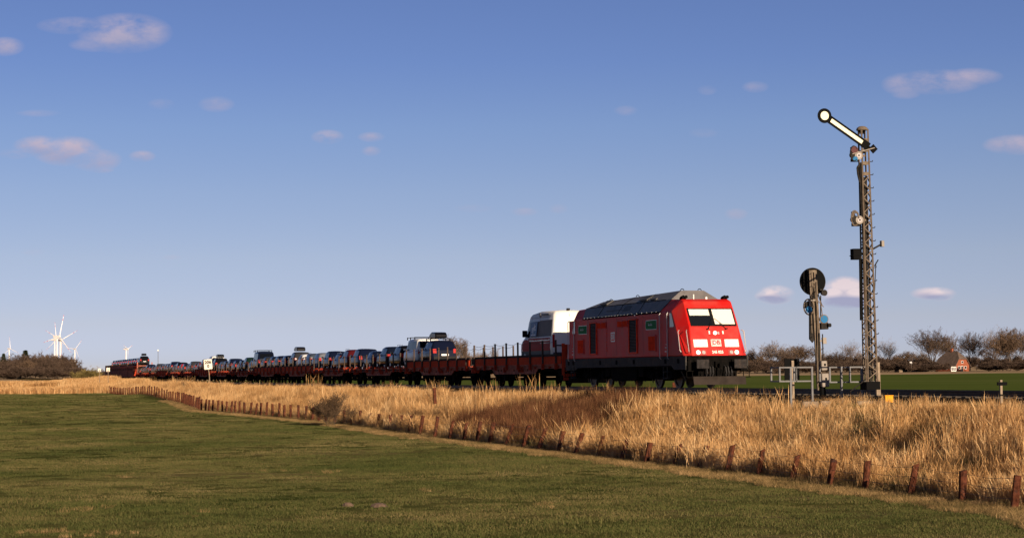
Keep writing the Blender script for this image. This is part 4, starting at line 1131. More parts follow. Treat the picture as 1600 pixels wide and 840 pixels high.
def roof_bars(root, kind, xs_):
    L, H, sts, g = PROF[kind]; b = MB(); w = sts[4][4]*1.02
    for x in xs_:
        b.box(x-.03,x+.03,-w,w,H+.10,H+.14)
        for sy in (1,-1): b.box(x-.03,x+.03,sy*w-.03,sy*w+.03,H-.06,H+.14)
    b.build('roof_bar', m_black, root)
def roof_box(name, root_kind, H, m):
    b = MB(); pts = [(-1.0,.0),(-.96,.20),(-.75,.34),(.3,.38),(.85,.22),(1.05,.04),(.95,-.04),(-.9,-.06)]
    vs = []; fs = []
    for y, k in ((-.42,.86),(-.34,1),(.34,1),(.42,.86)):
        vs += [(x*(.97 if k < 1 else 1), y, (z-.14)*k+.14) for x, z in pts]
    n = len(pts)
    for i in range(3):
        for j in range(n): fs.append((i*n+j, i*n+(j+1)%n, (i+1)*n+(j+1)%n, (i+1)*n+j))
    fs += [tuple(range(n)), tuple(range(3*n,4*n))]
    return b.add(vs, fs)
def place_car(r, sfront, deckz, y=-.0, L=4.6):
    """the car faces away from the locomotive: its rear at distance sfront along the train"""
    p = T(sfront+L/2, -y, deckz); r.location = p; r.rotation_euler = (0, 0, TROT+math.pi)
DKH, DKL = 1.32, 1.14
def car_s(D): return (D-85.4)/CO
def sD(D):   # distance D measured on the near body side -> s along the track
    return (D-85.0)/CO
carlist = []
# second wagon: dark SUV with roof box, then white van with roof bars
suv = make_car('suv', 'dark blue'); PROFS = PROF['suv']
roof_bars(suv, 'suv', (-.9,.3))
bx = roof_box('roof_box', 'suv', 1.8, m_black); bx.v = [(x-.25, y, z+1.99) for x, y, z in bx.v]
box_ = bx.build('roof_box', PAINT['black'], suv, smooth=False, bevel=.04)
place_car(suv, sD(134.1), DKH, y=-.12, L=4.55)
tag(suv, 'dark blue off-road car with a black roof box, beside the white van', 'car', 'cars carried on the train')
vn = make_car('van', 'white'); roof_bars(vn, 'van', (-1.2,.2,1.2))
place_car(vn, sD(138.6), DKH, y=-.12, L=4.9); tag(vn, 'white van with black roof bars, between the roof box car and the dark cars', 'van', 'vans carried on the train')
# the other wagons, in the order seen from the locomotive
order = [
 ['suv:black:r','suv:navy','hatchback:dark blue'],
 ['suv:dark blue','suv:maroon:r','estate:dark blue:r','suv:dark blue'],
 ['estate:silver grey','estate:blue grey:r','hatchback:white:b','suv:dark grey:x'],
 ['hatchback:dark blue','estate:dark blue','hatchback:navy:p','hatchback:dark grey'],
 ['van:dark blue:h','hatchback:black','suv:dark green','estate:dark blue'],
 ['estate:navy','suv:dark blue','hatchback:black','hatchback:blue grey'],
 ['suv:black:x','van:white:t','estate:dark blue','suv:maroon'],
 ['hatchback:red','estate:navy','suv:dark grey','hatchback:black'],
 ['estate:dark blue','hatchback:red','suv:black','hatchback:silver grey'],
 ['suv:dark blue','estate:black','estate:navy:w','hatchback:blue grey'],
 ['estate:dark blue','suv:dark grey','hatchback:navy','estate:black'],
 ['hatchback:dark blue','suv:navy','estate:dark blue','hatchback:black']]
KN = {'suv':'off-road car','hatchback':'hatchback','estate':'estate car','van':'van'}
posn = ['right end','second from right','third from right','left end']
first_made = {}
for wi, row in enumerate(order):
    i = wi+2; s0 = W0+i*PITCH_W+.35; dz = DKH if kinds[i] == 'high' else DKL
    Ls = [PROF[r.split(':')[0]][0] for r in row]; gap = (18.4-sum(Ls)-(2.6 if wi == 0 else 0))/len(row)
    s = s0+gap/2+(2.6 if wi == 0 else 0)
    for j, r in enumerate(row):
        q = r.split(':'); kind, cn_ = q[0], q[1]; ex = q[2] if len(q) > 2 else ''
        c = make_car(kind, cn_); extra = ''
        if ex == 'r': roof_rails(c, kind); extra = ' with silver roof rails'
        if ex == 'x':
            bx = roof_box('roof_box', kind, 1, m_black); H = PROF[kind][1]; bx.v = [(x-.2, y, z+H+.14) for x, y, z in bx.v]; bx.build('roof_box', PAINT['black'], c); extra = ' with black roof box'
        if ex == 'b':
            b = MB()
            for k in range(2):
                for wy in (-.45,.45):
                    M = Matrix.Translation((-PROF[kind][0]/2-.18-.16*k, wy+.05*k, .95)) @ Matrix.Rotation(R(90), 4, 'Y')
                    b.lathe([(.30,-.015),(.33,-.015),(.33,.015),(.30,.015),(.30,-.015)], 18, 0, M)
                x = -PROF[kind][0]/2-.18-.16*k; b.path([(x,-.45,.95),(x,-.1,1.35),(x,.3,1.35),(x,0,.95),(x,-.45,.95)], .022, 5); b.path([(x,.3,1.35),(x,.45,.95)], .022, 5)
            b.build('rear_bicycle_rack', m_black, c); extra = ' with bicycles on its tail'
        if ex == 'p': extra = ''
        if ex in ('h','t'): roof_bars(c, kind, (-1.2,.2,1.2)) if ex == 'h' else None; extra = ' with a roof rack' if ex == 'h' else ''
        if ex == 'w': extra = ''
        if ex == 'h': c.scale = (1.1, 1.03, 1.18)
        if ex == 't': c.scale = (1.0, 1.0, 1.06)
        place_car(c, s, dz, L=PROF[kind][0], y=random.uniform(-.06,.06)); s += Ls[j]+gap
        tag(c, '%s %s%s, %s of the %s wagon' % (cn_, KN[kind], extra, (posn[:len(row)-1]+[posn[3]])[j], ordn[i]), 'van' if kind == 'van' else 'car', 'vans carried on the train' if kind == 'van' else 'cars carried on the train')
# cars on the double-deck wagons
row = ['suv:black:x','estate:black','hatchback:silver grey','hatchback:dark blue','estate:navy','hatchback:dark blue','estate:dark blue','hatchback:black','hatchback:navy','estate:black','hatchback:dark grey','hatchback:black','estate:dark blue','hatchback:black','hatchback:silver grey','hatchback:dark blue']
s = DD0-1.5
for j, r in enumerate(row):
    q = r.split(':'); kind, cn_ = q[0], q[1]; c = make_car(kind, cn_)
    if len(q) > 2:
        bx = roof_box('roof_box', kind, 1, m_black); H = PROF[kind][1]; bx.v = [(x-.2, y, z+H+.14) for x, y, z in bx.v]; bx.build('roof_box', PAINT['black'], c)
    place_car(c, s+(1.6 if j < 1 else 0), 2.80, L=PROF[kind][0]); s += PROF[kind][0]+.75
    tag(c, '%s %s on the upper deck, %s' % (cn_, KN[kind], 'rightmost, with a roof box' if j == 0 else (ordn+['fifteenth','sixteenth'])[j]+' from the right'), 'car', 'cars on the upper deck')
s = DD0+.8
for j, (kind, cn_) in enumerate((('hatchback','silver grey'),('estate','dark grey'))):
    c = make_car(kind, cn_); place_car(c, s, .85, L=PROF[kind][0]); s += 5.2
    tag(c, '%s %s under the upper deck, behind the open front bay' % (cn_, KN[kind]), 'car', 'cars on the lower deck')

# ------------------------------------------------------------------ the high-roof van on the first wagon
m_vwhite = mat('van_white_paint', (.80,.77,.70), .5, spec=.2)
m_vred = mat('van_red_wrap', (.34,.012,.014), .6, spec=.15)
m_vgrey = mat('van_grey_sill', (.05,.05,.055), .6)
m_vpane = mat('van_window_film', (.15,.135,.13), .6, spec=.1, var=.15, scale=1.5)
m_blue = mat('blue_poster', (.03,.10,.22), .5)
def make_highvan():
    root = empty('high_roof_van')
    L = 6.9
    sts = [(0,.45,.88,1.2,.86,1.9),(.03,.38,.95,1.3,.86,2.2),(.10,.32,.99,1.4,.84,2.62),(.35,.28,1.0,1.42,.82,2.78),(3.0,.28,1.0,1.40,.80,2.80),(4.9,.28,.99,1.36,.77,2.68),(5.35,.28,.98,1.32,.74,2.35),(5.95,.28,.96,1.28,.70,1.60),(6.15,.28,.95,1.22,.68,1.36),(6.6,.30,.90,1.02,.62,1.12),(6.84,.36,.82,.86,.56,.92),(6.9,.46,.74,.7,.5,.74)]
    body = link('body', body_mesh('body', sts, L, m_vwhite), root)
    # red lower wrap with grey sill on both sides
    def sidestrip(name, m, xa, xb, za, zb, off, mb=None, sides=(1,-1)):
        b = MB() if mb is None else mb; n = 14
        for sy in sides:
            vs = []; fs = []
            for i in range(n+1):
                t = i/n; st = lerp_st(sts, xa+(xb-xa)*t); h = section(st)
                z0 = za(t) if callable(za) else za; z1 = zb(t) if callable(zb) else zb
                zz_ = np.linspace(z0, z1, 6)
                hy = [p[0] for p in h]; hz = [p[1] for p in h]
                for z in zz_: vs.append((st[0]-L/2, (float(np.interp(z, hz[:7], hy[:7]))+off)*sy, float(z)))
            for i in range(n):
                for j in range(5): a = i*6+j; fs.append((a,a+1,a+7,a+6))
            b.add(vs, fs)
        return b.build(name, m, root, fix=False)
    sidestrip('red_wrap', m_vred, .06, 6.45, .62, lambda t: 1.33-.20*max(0,t-.78)/.22, .006)
    sidestrip('grey_sill', m_vgrey, .06, 6.5, .32, .63, .008)
    sidestrip('side_window', m_vpane, .35, 2.75, 1.40, 2.30, .010)
    sidestrip('side_window', m_vpane, 2.75, 4.35, 1.40, 2.26, .010)
    sidestrip('cab_window', m_glass, 4.62, 5.62, 1.38, lambda t: 2.24-.62*max(0,t-.35)/.65, .010)
    sidestrip('door_seam', m_vgrey, 2.74, 2.77, .6, 2.55, .013); sidestrip('door_seam', m_vgrey, 4.45, 4.475, .6, 2.5, .013)
    sidestrip('roof_seam', m_vgrey, .35, 4.6, 2.46, 2.475, .012)
    # blue poster with white lettering in the front side window, on both sides
    for sy in (1, -1):
        Fs = frame((0, sy*.962, 1.83), (-sy, 0, 0), (0, -sy*.0-.11*sy, .9))
        k = -sy
        p0 = MB().box(*sorted((k*(3.05-L/2),k*(4.30-L/2))),-.40,.40,.0,.02,0,Fs).build('poster', m_blue, root)
        text('poster_letters', 'sylt', .55, Fs @ Matrix.Translation((k*(3.68-L/2),.05,.022)) @ Matrix.Rotation(R(12),4,'Z'), m_white, p0, .002, sx=.9, bold=.012)
        MB().box(*sorted((k*(3.2-L/2),k*(4.1-L/2))),-.33,-.29,.02,.024,0,Fs).build('poster_line', m_white, p0)
        Fw = frame((0, sy*1.012, 1.0), (-sy,0,0), (0,0,1)); b = MB()
        x = .45
        rr = random.Random(5)
        while x < 4.4:
            w_ = rr.uniform(.04,.11); a, c = sorted((k*(x-L/2),k*(x+w_-L/2))); b.box(a,c,.16,.16+rr.choice((.05,.07,.09)),0,.003,0,Fw); x += w_+rr.choice((.02,.02,.05))
        x = .5
        while x < 2.4:
            w_ = rr.uniform(.04,.1); a, c = sorted((k*(x-L/2),k*(x+w_-L/2))); b.box(a,c,.02,.065,0,.003,0,Fw); x += w_+.03
        b.build('lettering', m_lampoff, root)
        b = MB(); b.box(*sorted((k*(2.55-L/2),k*(2.75-L/2))),1.50,1.72,-.14,-.10,0,Fw); b.box(*sorted((k*(.9-L/2),k*(2.3-L/2))),1.57,1.65,-.15,-.105,0,Fw)
        b.build('roof_lettering', m_vgrey, root)
        b = MB(); x = 5.35-L/2; b.box(x-.22,x-.06,*sorted((sy*.93,sy*1.20)),1.42,1.80); b.box(x-.2,x-.1,*sorted((sy*.80,sy*1.0)),1.5,1.6); b.build('wing_mirror', m_rubber, root, bevel=.04)
    # rear: two windows, badge, lamps, handle, plate, bumper
    Fr = frame((-L/2-.0, 0, 0), (0,-1,0), (.035,0,1))
    for (u0,u1) in ((-.80,-.05),(.05,.80)):
        MB().box(u0,u1,1.42,2.22,-.01,.035,0,Fr).build('rear_window', m_glass, root, bevel=.06, seg=3)
    MB().box(-.008,.008,.55,2.6,.0,.02,0,Fr).build('rear_door_seam', m_vgrey, root)
    MB().box(-.8,.8,1.17,1.185,.0,.012,0,Fr).build('rear_line', m_vgrey, root)
    e = MB().box(-.68,-.36,2.33,2.54,-.07,.0,0,Fr).build('emblem', m_logo_red, root)
    MB().box(-.66,-.38,2.35,2.52,-.02,.002,0,Fr).build('emblem_field', m_vwhite, e)
    text('emblem_letters', 'DB', .15, Fr @ Matrix.Translation((-.52,2.435,.004)), m_logo_red, e, .002, bold=.006)
    for u in (-.91,.91): MB().box(u-.06,u+.06,.78,1.48,-.06,.04,0,Fr).build('tail_lamp', m_tail, root, bevel=.02)
    MB().box(-.28,.28,.62,.76,.0,.04,0,Fr).build('number_plate', m_plate, root)
    MB().box(-.95,.95,.34,.52,-.05,.10,0,Fr).build('bumper', m_vgrey, root, bevel=.03)
    b = MB(); b.box(-.75,.1,.86,.93,.0,.09,0,Fr); b.build('rear_step', m_vgrey, root)
    b = MB(); b.box(-.05,.1,-.09,.09,0,.12); o = b.build('rear_camera', m_rubber, root, bevel=.03); o.location = (-L/2+.25,0,2.79)
    wg = cross_glass(sts, L, 6, 7, .05, .95, rear=False).build('windscreen', m_glass, root, fix=False)
    t, q = wheel_mesh(.35)
    for wx in WHEELX['high_van']:
        for sy in (1,-1): w = link('wheel', t, root, (wx-L/2, sy*.86, .35)); link('rim', q, w, (0,sy*.02,0))
    tag(root, 'high roof van, white above and red below, on the first wagon behind the locomotive', 'van', 'vans carried on the train')
    return root, L
hv, HL = make_highvan()
place_car(hv, W0+2.3, DKH+.03, y=-.25, L=HL)
# ------------------------------------------------------------------ signals and lineside things
m_steel = mat('weathered_signal_steel', (.155,.12,.085), .8, var=.3, scale=7, dirt=(.12,.08,.055), dscale=8, dlo=.5, dhi=.7, spec=.2)
m_steeld = mat('dark_signal_steel', (.020,.017,.014), .75, var=.4, scale=7, spec=.15)
m_sblack = mat('signal_black', (.005,.005,.005), .8, spec=.06)
m_cream = mat('signal_cream', (.82,.78,.55), .6)
m_sred = mat('signal_dark_red_glass', (.06,.004,.004), .4, spec=.2)
m_sblue = mat('signal_blue_glass', (.008,.13,.30), .5, spec=.15)
m_case = mat('beige_equipment_case', (.24,.205,.165), .6, var=.15, scale=6)
m_galv = mat('galvanised_tube', (.13,.13,.13), .7, .0, var=.2, scale=9)
m_conc = mat('concrete_block', (.22,.165,.11), .9, var=.25, scale=5, bump=.3)
m_yellow = mat('yellow_plastic', (.75,.33,.02), .7, spec=.1)
m_wood = mat('grey_wood', (.25,.19,.13), .9, var=.3, scale=7)
RZ = math.atan2(SI, CO)
def sig_root(name, bx, by, D, total_deg, label, cat):
    p = P(bx, by, D); r = bpy.data.objects.new(name, None); col.objects.link(r); r.location = p
    lean = R(total_deg-.55) - (bx-800)/FPX*.0516
    r.matrix_world = Matrix.Translation(p) @ Matrix.Rotation(RZ, 4, 'Z') @ Matrix.Rotation(-lean, 4, 'Y')
    tag(r, label, cat)
    sc = FPX/D; t = math.tan(R(total_deg))
    def Lc(px, py, y=0.0):
        z = (by-py)/sc; x = (px-bx)/sc + z*t
        return Vector((x/.918, y, z))
    return r, Lc, sc
def lattice(b, w0, w1, z0, z1, n, dep0, dep1, r=.018, faces=('f','b','l','r'), mi=0):
    for i in range(n):
        ta, tb = i/n, (i+1)/n; za = z0+(z1-z0)*ta; zb = z0+(z1-z0)*tb
        wa = w0+(w1-w0)*ta; wb = w0+(w1-w0)*tb; da = dep0+(dep1-dep0)*ta; db = dep0+(dep1-dep0)*tb
        s = 1 if i % 2 else -1
        for f in faces:
            if f in 'fb': y = -1 if f == 'f' else 1; q0 = (s*wa, y*da, za); q1 = (-s*wb, y*db, zb)
            else: x = -1 if f == 'l' else 1; q0 = (x*wa, s*da, za); q1 = (x*wb, -s*db, zb)
            b.tube(q0, q1, r, r, 4, mi)
# ---- stop signal on the tall lattice mast
r, L_, sc = sig_root('semaphore_signal', 1360.5, 606, 64.7, 1.75, 'tall lattice mast with a raised black and cream semaphore arm beside the track', 'signal')
Hm = (606-201)/sc
b = MB()
for (x, y) in ((-1,-1),(1,-1),(1,1),(-1,1)):
    p0 = Vector((x*.17, y*.17, .22)); p1 = Vector((x*.115, y*.12, Hm))
    q = (p1-p0)
    for (dx, dy) in ((-.012,0),(0,-.012)):
        w = .030
        vs = [p0+Vector((-w*(x) if dx else 0, -w*y if dy else 0, 0)), p0, p1, p1+Vector((-w*x if dx else 0, -w*y if dy else 0, 0))]
        off = Vector((0, -y*.006, 0)) if dx else Vector((-x*.006, 0, 0))
        b.add(vs+[v+off for v in vs], [(0,1,2,3),(4,7,6,5),(0,4,5,1),(1,5,6,2),(2,6,7,3),(3,7,4,0)])
    b.tube(p0, p1, .030, n=4)
mast = b.build('mast', m_steel, r)
b = MB(); lattice(b, .17, .13, .30, 7.05, 27, .17, .13, .022, ('f','r')); b.build('lattice', m_steel, mast)
b = MB(); lattice(b, .17, .13, .30, 7.05, 27, .17, .13, .016, ('b','l'));  # shaded back and left faces coloured darker than the sunlit ones
for z in (7.1,7.45,7.85,8.2,8.5): b.box(-.12,.12,.10,.12,z-.05,z+.05)
b.build('lattice', m_steeld, mast)
b = MB()
for z in (7.10,7.45,7.88,8.22): b.box(-.125,.125,-.125,-.108,z-.055,z+.055)
b.build('batten_plate', m_steel, mast)
b = MB(); M = Matrix.Translation((-.04,0,Hm+.02))
b.lathe([(0,.09),(.10,.075),(.17,.03),(.20,-.05),(.17,-.06),(0,-.03)], 14, 0, M); b.build('mast_cap', m_steel, r, smooth=True)
# arm
piv = L_(1353,229,-.16); tip = L_(1284.5,181.5,-.16); d = (tip-piv); al = d.length; Fa = frame(piv, d, Vector((0,0,1)).cross(d.normalized()).cross(d)*-1 if False else Vector((-d.z,0,d.x)))
Fa = frame(piv, (d.x,0,d.z), (d.z,0,-d.x))   # normal points to -y or +y
if (Fa.to_3x3() @ Vector((0,0,1))).y > 0: Fa = frame(piv, (d.x,0,d.z), (-d.z,0,d.x))
b = MB(); b.box(-.02,al-.12,-.135,.135,-.012,.012,0,Fa); b.tube(Fa @ Vector((al,0,-.013)), Fa @ Vector((al,0,.013)), .245, n=32)
arm = b.build('arm', m_sblack, r)
b = MB(); b.box(.26,al-.27,-.062,.062,.010,.018,0,Fa); b.build('arm_stripe', m_cream, arm)
MB().tube(Fa @ Vector((al,0,.0)), Fa @ Vector((al,0,.019)), .145, n=32).build('arm_disc', m_cream, arm)
b = MB(); e = L_(1361.5,232,-.14); b.tube(piv+Vector((-.05,0,.0)), e, .035, n=6)
Fe = frame(e, (1,0,.9), (-.9,0,1)); b.box(-.12,.10,-.11,.11,-.02,.02,0,Fe); b.build('counterweight', m_sblack, r)
b = MB(); b.tube(L_(1327,241,-.2), L_(1362,231,-.2), .018, n=6); b.build('crank_rod', m_case, r)
def lamp_group(cx, cy, red):
    c = L_(cx, cy, -.12)
    b = MB(); g = b.tube(c+Vector((.05,-.06,0)), c+Vector((.05,.14,0)), .14, n=16); o = b.build('signal_lamp', m_case, r)
    MB().tube(c+Vector((.05,-.075,0)), c+Vector((.05,-.055,0)), .085, n=16).build('lamp_back', m_lampoff, o)
    MB().tube(c+Vector((.05,-.082,0)), c+Vector((.05,-.07,0)), .028, n=10).build('lamp_knob', m_steeld, o)
    b = MB(); q = c+Vector((-.12,.0,.02)); b.tube(q+Vector((0,-.05,0)), q+Vector((0,.10,0)), .13, .10, 14); b.tube(q+Vector((-.02,0,.05)), q+Vector((-.04,0,.26)), .06, n=8)
    b.box(q.x-.05,q.x+.2,-.1,0,q.z-.22,q.z-.12); b.build('lamp_housing', m_steeld, o)
    pts = [c+Vector((-.12+.13*math.cos(a),-.06,.06+.25*math.sin(a))) for a in np.linspace(.6, 2*math.pi-.9, 14)]
    b = MB(); b.path(pts, .022, 5); o2 = b.build('spectacle_frame', m_steel if not red else m_steeld, r)
    if red:
        MB().tube(c+Vector((-.10,-.075,.19)), c+Vector((-.10,-.05,.19)), .125, n=20).build('red_glass', m_sred, o2)
        MB().tube(c+Vector((-.08,-.07,-.12)), c+Vector((-.08,-.05,-.12)), .085, n=16).build('blue_glass', m_sblue, o2)
    else:
        b = MB(); b.path([c+Vector((-.22,-.07,.08)), c+Vector((-.15,-.07,.25)), c+Vector((-.02,-.07,.24)), c+Vector((.02,-.07,.05))], .03, 6); b.build('spectacle_bracket', m_steel, o2)
    b = MB(); b.box(c.x+.1,c.x+.32,-.10,-.06,c.z-.03,c.z+.03); b.build('lamp_arm', m_steel, o)
lamp_group(1335.5, 243, True); lamp_group(1337, 344, False)
b = MB(); b.tube(L_(1343.5,255,-.02), L_(1350,392,-.02), .055, n=8); b.tube(L_(1341,256,-.1), L_(1344,340,-.1), .02, n=5); b.path([L_(1341,256,-.1), L_(1337,262,-.1), L_(1338,272,-.1), L_(1341,285,-.1)], .035, 6)
b.tube(L_(1344.6,300,-.05), L_(1353,606,-.05), .022, n=6); b.build('wire_duct', m_steeld, r)
b = MB(); b.tube(L_(1343.5,212,-.10), L_(1351,604,-.12), .020, n=6); b.build('pull_rod', m_steel, r); MB().box(-.03,.03,-.02,.04,.2,7.0).build('mast_web', m_steeld, mast)
b = MB(); q0 = L_(1337.5,397,.02); b.box(q0.x-.15,q0.x+.12,-.12,.14,q0.z-.18,q0.z+.18); b.box(q0.x+.1,q0.x+.3,-.04,.04,q0.z-.03,q0.z+.05); b.box(q0.x-.18,q0.x+.13,-.13,.15,q0.z-.06,q0.z-.03); b.build('black_relay_box', m_sblack, r, bevel=.01)
b = MB(); b.add([L_(1343,404,0),L_(1347.5,404,0),L_(1348.5,500,0),L_(1344.5,500,0),L_(1343,404,.06),L_(1347.5,404,.06),L_(1348.5,500,.06),L_(1344.5,500,.06)], [(0,1,2,3),(4,7,6,5),(0,4,5,1),(1,5,6,2),(2,6,7,3),(3,7,4,0)]); b.build('narrow_board', m_sblack, r)
for i in range(17):
    z = .9+i*.44
    if z > 7.9: break
    w = .17-.05*z/8.6
    b = MB(); b.tube((w,-.10,z), (w+.13,-.10,z+.01), .014, n=5); b.tube((w+.13,-.10,z+.01),(w+.14,-.10,z+.05), .013, n=5); b.build('step_iron', m_steeld, r)
b = MB(); b.tube((.14,-.12,1.0),(.135,-.13,Hm-.7),.014,n=5); b.build('signal_wire', m_steel, r)
for (a_, c_, e_) in (((1362,389),(1374.5,382),True),((1364,416),(1370,406),False)):
    b = MB(); b.tube(L_(*a_,-.1), L_(*c_,-.1), .03 if e_ else .02, n=6)
    o = b.build('side_bracket', m_steeld, r)
    if e_: q0 = L_(1376,381,-.1); MB().box(q0.x-.05,q0.x+.05,-.18,-.03,q0.z-.10,q0.z+.10).build('bracket_lamp', m_case, o, bevel=.01)
    else: MB().tube(L_(1366.5,410,-.1), L_(1364.5,455,-.1), .015, n=5).build('bracket_rod', m_steeld, o)
b = MB(); b.box(-.26,.24,-.24,.26,-.05,.22); b.build('base_box', m_sblack, r, bevel=.015)
b = MB(); b.tube((-.9,-.3,-.1),(-.15,-.1,.34),.02,n=5); b.build('stay', m_steeld, r)
sp = P(1371.5, 603, 65.4); b = MB(); b.box(-.075,.075,-.06,.06,-.3,.80); o = b.build('wooden_post', m_wood, None); o.location = sp; o.rotation_euler = (0, R(-1), RZ)
tag(o, 'short brown wooden post just right of the tall signal mast foot', 'post')
# ---- distant signal with the black disc
r, L_, sc = sig_root('disc_signal', 1281, 609, 68.4, 3.3, 'distant signal showing the back of its black disc and two blue lights', 'signal')
c = L_(1270.3,439.5,.06); b = MB(); b.tube(c+Vector((0,.0,0)), c+Vector((0,.03,0)), .485, n=48)
disc = b.build('disc', m_sblack, r)
b = MB(); n = 48
for i in range(n):
    a0 = 2*math.pi*i/n; a1 = 2*math.pi*(i+1)/n; b.tube(c+Vector((.472*math.cos(a0),-.01,.472*math.sin(a0))), c+Vector((.472*math.cos(a1),-.01,.472*math.sin(a1))), .018, n=4)
b.build('disc_rim', m_steeld, disc)
b = MB()
for x0 in (-.075,.075): b.box(x0-.028,x0+.028,-.05,.03,-.0,(609-422)/sc)
mast = b.build('mast', m_steel, r)
b = MB(); b.box(-.19,-.13,-.06,.02,2.9,4.18); b.box(-.01,.045,-.06,.02,3.2,4.18); b.box(-.19,.045,-.062,-.03,4.12,4.20); b.box(-.19,.045,-.062,-.03,3.75,3.79); b.build('disc_carrier', m_steel, disc)
b = MB(); b.box(-.05,.05,-.02,.04,.3,3.9); b.build('mast_web', m_steeld, mast)
b = MB()
for (p_, q_) in (((1270,455),(1275,492)),((1276,460),(1282,478)),((1272,448),(1268,470)),((1280,462),(1280,500)),((1278,520),(1279,575)),((1283,522),(1284,560)),((1274,500),(1280,590))):
    b.tube(L_(*p_,-.1), L_(*q_,-.1), .022, n=5)
b.build('linkage_rod', m_steeld, r)
b = MB()
for (p_, q_) in (((1273,440),(1276,600)),((1269,446),(1274,480)),((1266,466),(1272,468)),((1275,470),(1284,480)),((1279,470),(1283,500))): b.tube(L_(*p_,-.13), L_(*q_,-.13), .016, n=5)
b.build('linkage_rod', m_steel, r)
b = MB(); q0 = L_(1285.5,458,-.05); b.tube(q0+Vector((0,-.08,0)), q0+Vector((0,.1,0)), .11, .08, 12); b.tube(q0+Vector((-.05,0,.1)), q0+Vector((-.15,0,.12)), .04, n=6); b.build('lamp_housing', m_steeld, r)
q0 = L_(1262,479,-.06)
pts = [q0+Vector((.19*math.cos(a),-.02,.27*math.sin(a))) for a in np.linspace(0, 2*math.pi, 22)]
b = MB(); b.path(pts, .028, 5); sf = b.build('spectacle_frame', m_steel, r)
b = MB(); b.tube(q0+Vector((.0,.0,.06)), q0+Vector((.02,.14,.06)), .15, .13, 16); b.build('lamp_housing', m_steeld, sf)
MB().tube(q0+Vector((-.01,-.05,-.09)), q0+Vector((-.01,-.02,-.09)), .115, n=20).build('blue_glass', m_sblue, sf)
b = MB(); b.box(q0.x-.02,q0.x+.25,-.12,-.09,q0.z+.2,q0.z+.25); b.box(q0.x+.0,q0.x+.06,-.11,-.08,q0.z+.0,q0.z+.2); b.build('spectacle_arm', m_case, sf)
q0 = L_(1285,499,-.06)
b = MB(); b.tube(q0+Vector((0,-.06,.0)), q0+Vector((0,-.02,.0)), .165, n=20); b2 = b.build('spectacle_frame', m_steel, r)
MB().tube(q0+Vector((0,-.08,0)), q0+Vector((0,-.055,0)), .135, n=20).build('blue_glass', m_sblue, b2)
b = MB(); b.box(q0.x-.12,q0.x+.16,-.12,.12,q0.z-.36,q0.z-.12); b.tube(q0+Vector((.1,-.12,-.22)), q0+Vector((.22,-.12,-.22)), .07, n=10); b.build('lamp_housing', m_steeld, b2, bevel=.02)
vs = [L_(1264.5,470,.02),L_(1270.5,472,.02),L_(1272,532,.02),L_(1270,535,.02),L_(1265,529,.02)]
b = MB(); b.add(vs+[v+Vector((0,.05,0)) for v in vs], [tuple(range(5)),tuple(range(5,10))]+[(i,(i+1)%5,5+(i+1)%5,5+i) for i in range(5)])
ba = b.build('lower_arm', m_steeld, r)
b = MB(); b.tube(L_(1266,476,-.02),L_(1268,520,-.02),.02,n=5); b.build('arm_stiffener', m_steel, ba)
b = MB(); q0 = L_(1285.5,533,-.06); b.box(q0.x-.06,q0.x+.08,-.14,-.02,q0.z-.10,q0.z+.12); b.box(q0.x-.2,q0.x-.06,-.08,-.05,q0.z-.02,q0.z+.04); b.build('junction_box', m_case, r, bevel=.01)
for (cx, cy, w, h) in ((1282.7,570.5,.115,.185),(1284.6,593,.14,.26)):
    q0 = L_(cx,cy,-.12); b = MB(); b.box(q0.x-w,q0.x+w,-.30,-.08,q0.z-h,q0.z+h*.86); 
    o = b.build('equipment_case', m_case, r, bevel=.045, seg=3)
    MB().box(q0.x-.02,q0.x+.045,-.315,-.295,q0.z-.05+h*.15,q0.z+.03+h*.15).build('case_lock', m_sblack, o)
    MB().box(q0.x-w-.03,q0.x-w*.2,-.10,.02,q0.z-h*.9,q0.z+h*.8).build('case_back', m_steeld, o)
b = MB(); b.tube((.06,-.1,-.2),(.06,-.1,.25),.12,.09,10); b.build('mast_foot', m_sblack, r)
# ---- service railings
def railing(name, corners, z0, z1, legs, label, D):
    """corners: plan polyline in metres in the local frame"""
    r = empty(name, (0,0,0), 0, label, 'railing', 'grey tube railings at the signals')
    b0 = P(*corners[0][:2], D)
    r.location = b0; r.rotation_euler = (0,0,RZ)
    pts = corners[1]
    for z, nm in ((z1,'top_rail'),(z0,'lower_rail')):
        b = MB()
        for a, c in zip(pts[:-1], pts[1:]):
            dv = (Vector((*c,0))-Vector((*a,0))); n_ = dv.normalized()
            Fb = frame((a[0],a[1],z), n_, (0,0,1)); b.box(-.024,dv.length+.024,-.024,.024,-.024,.024,0,Fb)
        b.build(nm, m_galv, r)
    for (x, y) in pts: MB().box(x-.027,x+.027,y-.027,y+.027,z0-.02,z1+.02).build('post', m_galv, r)
    for (x, y) in legs: MB().box(x-.032,x+.032,y-.034,y+.034,-.75,z1+.025).build('leg', m_galv, r)
    return r
s_ = 3050/66.5
railing('service_railing', ((1219,612), [(1.18,0),(.60,0),(.60,-.0),(0,.02),(0,.75),(.85,.75)]), .36, .83, [(.40,.02),(1.18,0)], 'left grey railing with a black board behind it, below the disc signal', 66.5)
railing('service_railing', ((1297,612), [(0,.8),(0,.0),(.74,-.0),(1.80,-.0)]), .33, .83, [(.42,0),(1.17,0)], 'right grey railing in front of the tall signal mast foot', 66.0)
# black board on wooden post
r = empty('signal_board', P(1240.5,612,68.5), RZ, 'black board seen from behind on a grey wooden post behind the left railing', 'sign')
MB().box(-.09,.0,-.05,.03,-.5,1.10).build('post', m_wood, r)
b = MB(); b.box(-.32,.24,.035,.065,.42,1.16); b.build('board', m_sblack, r)
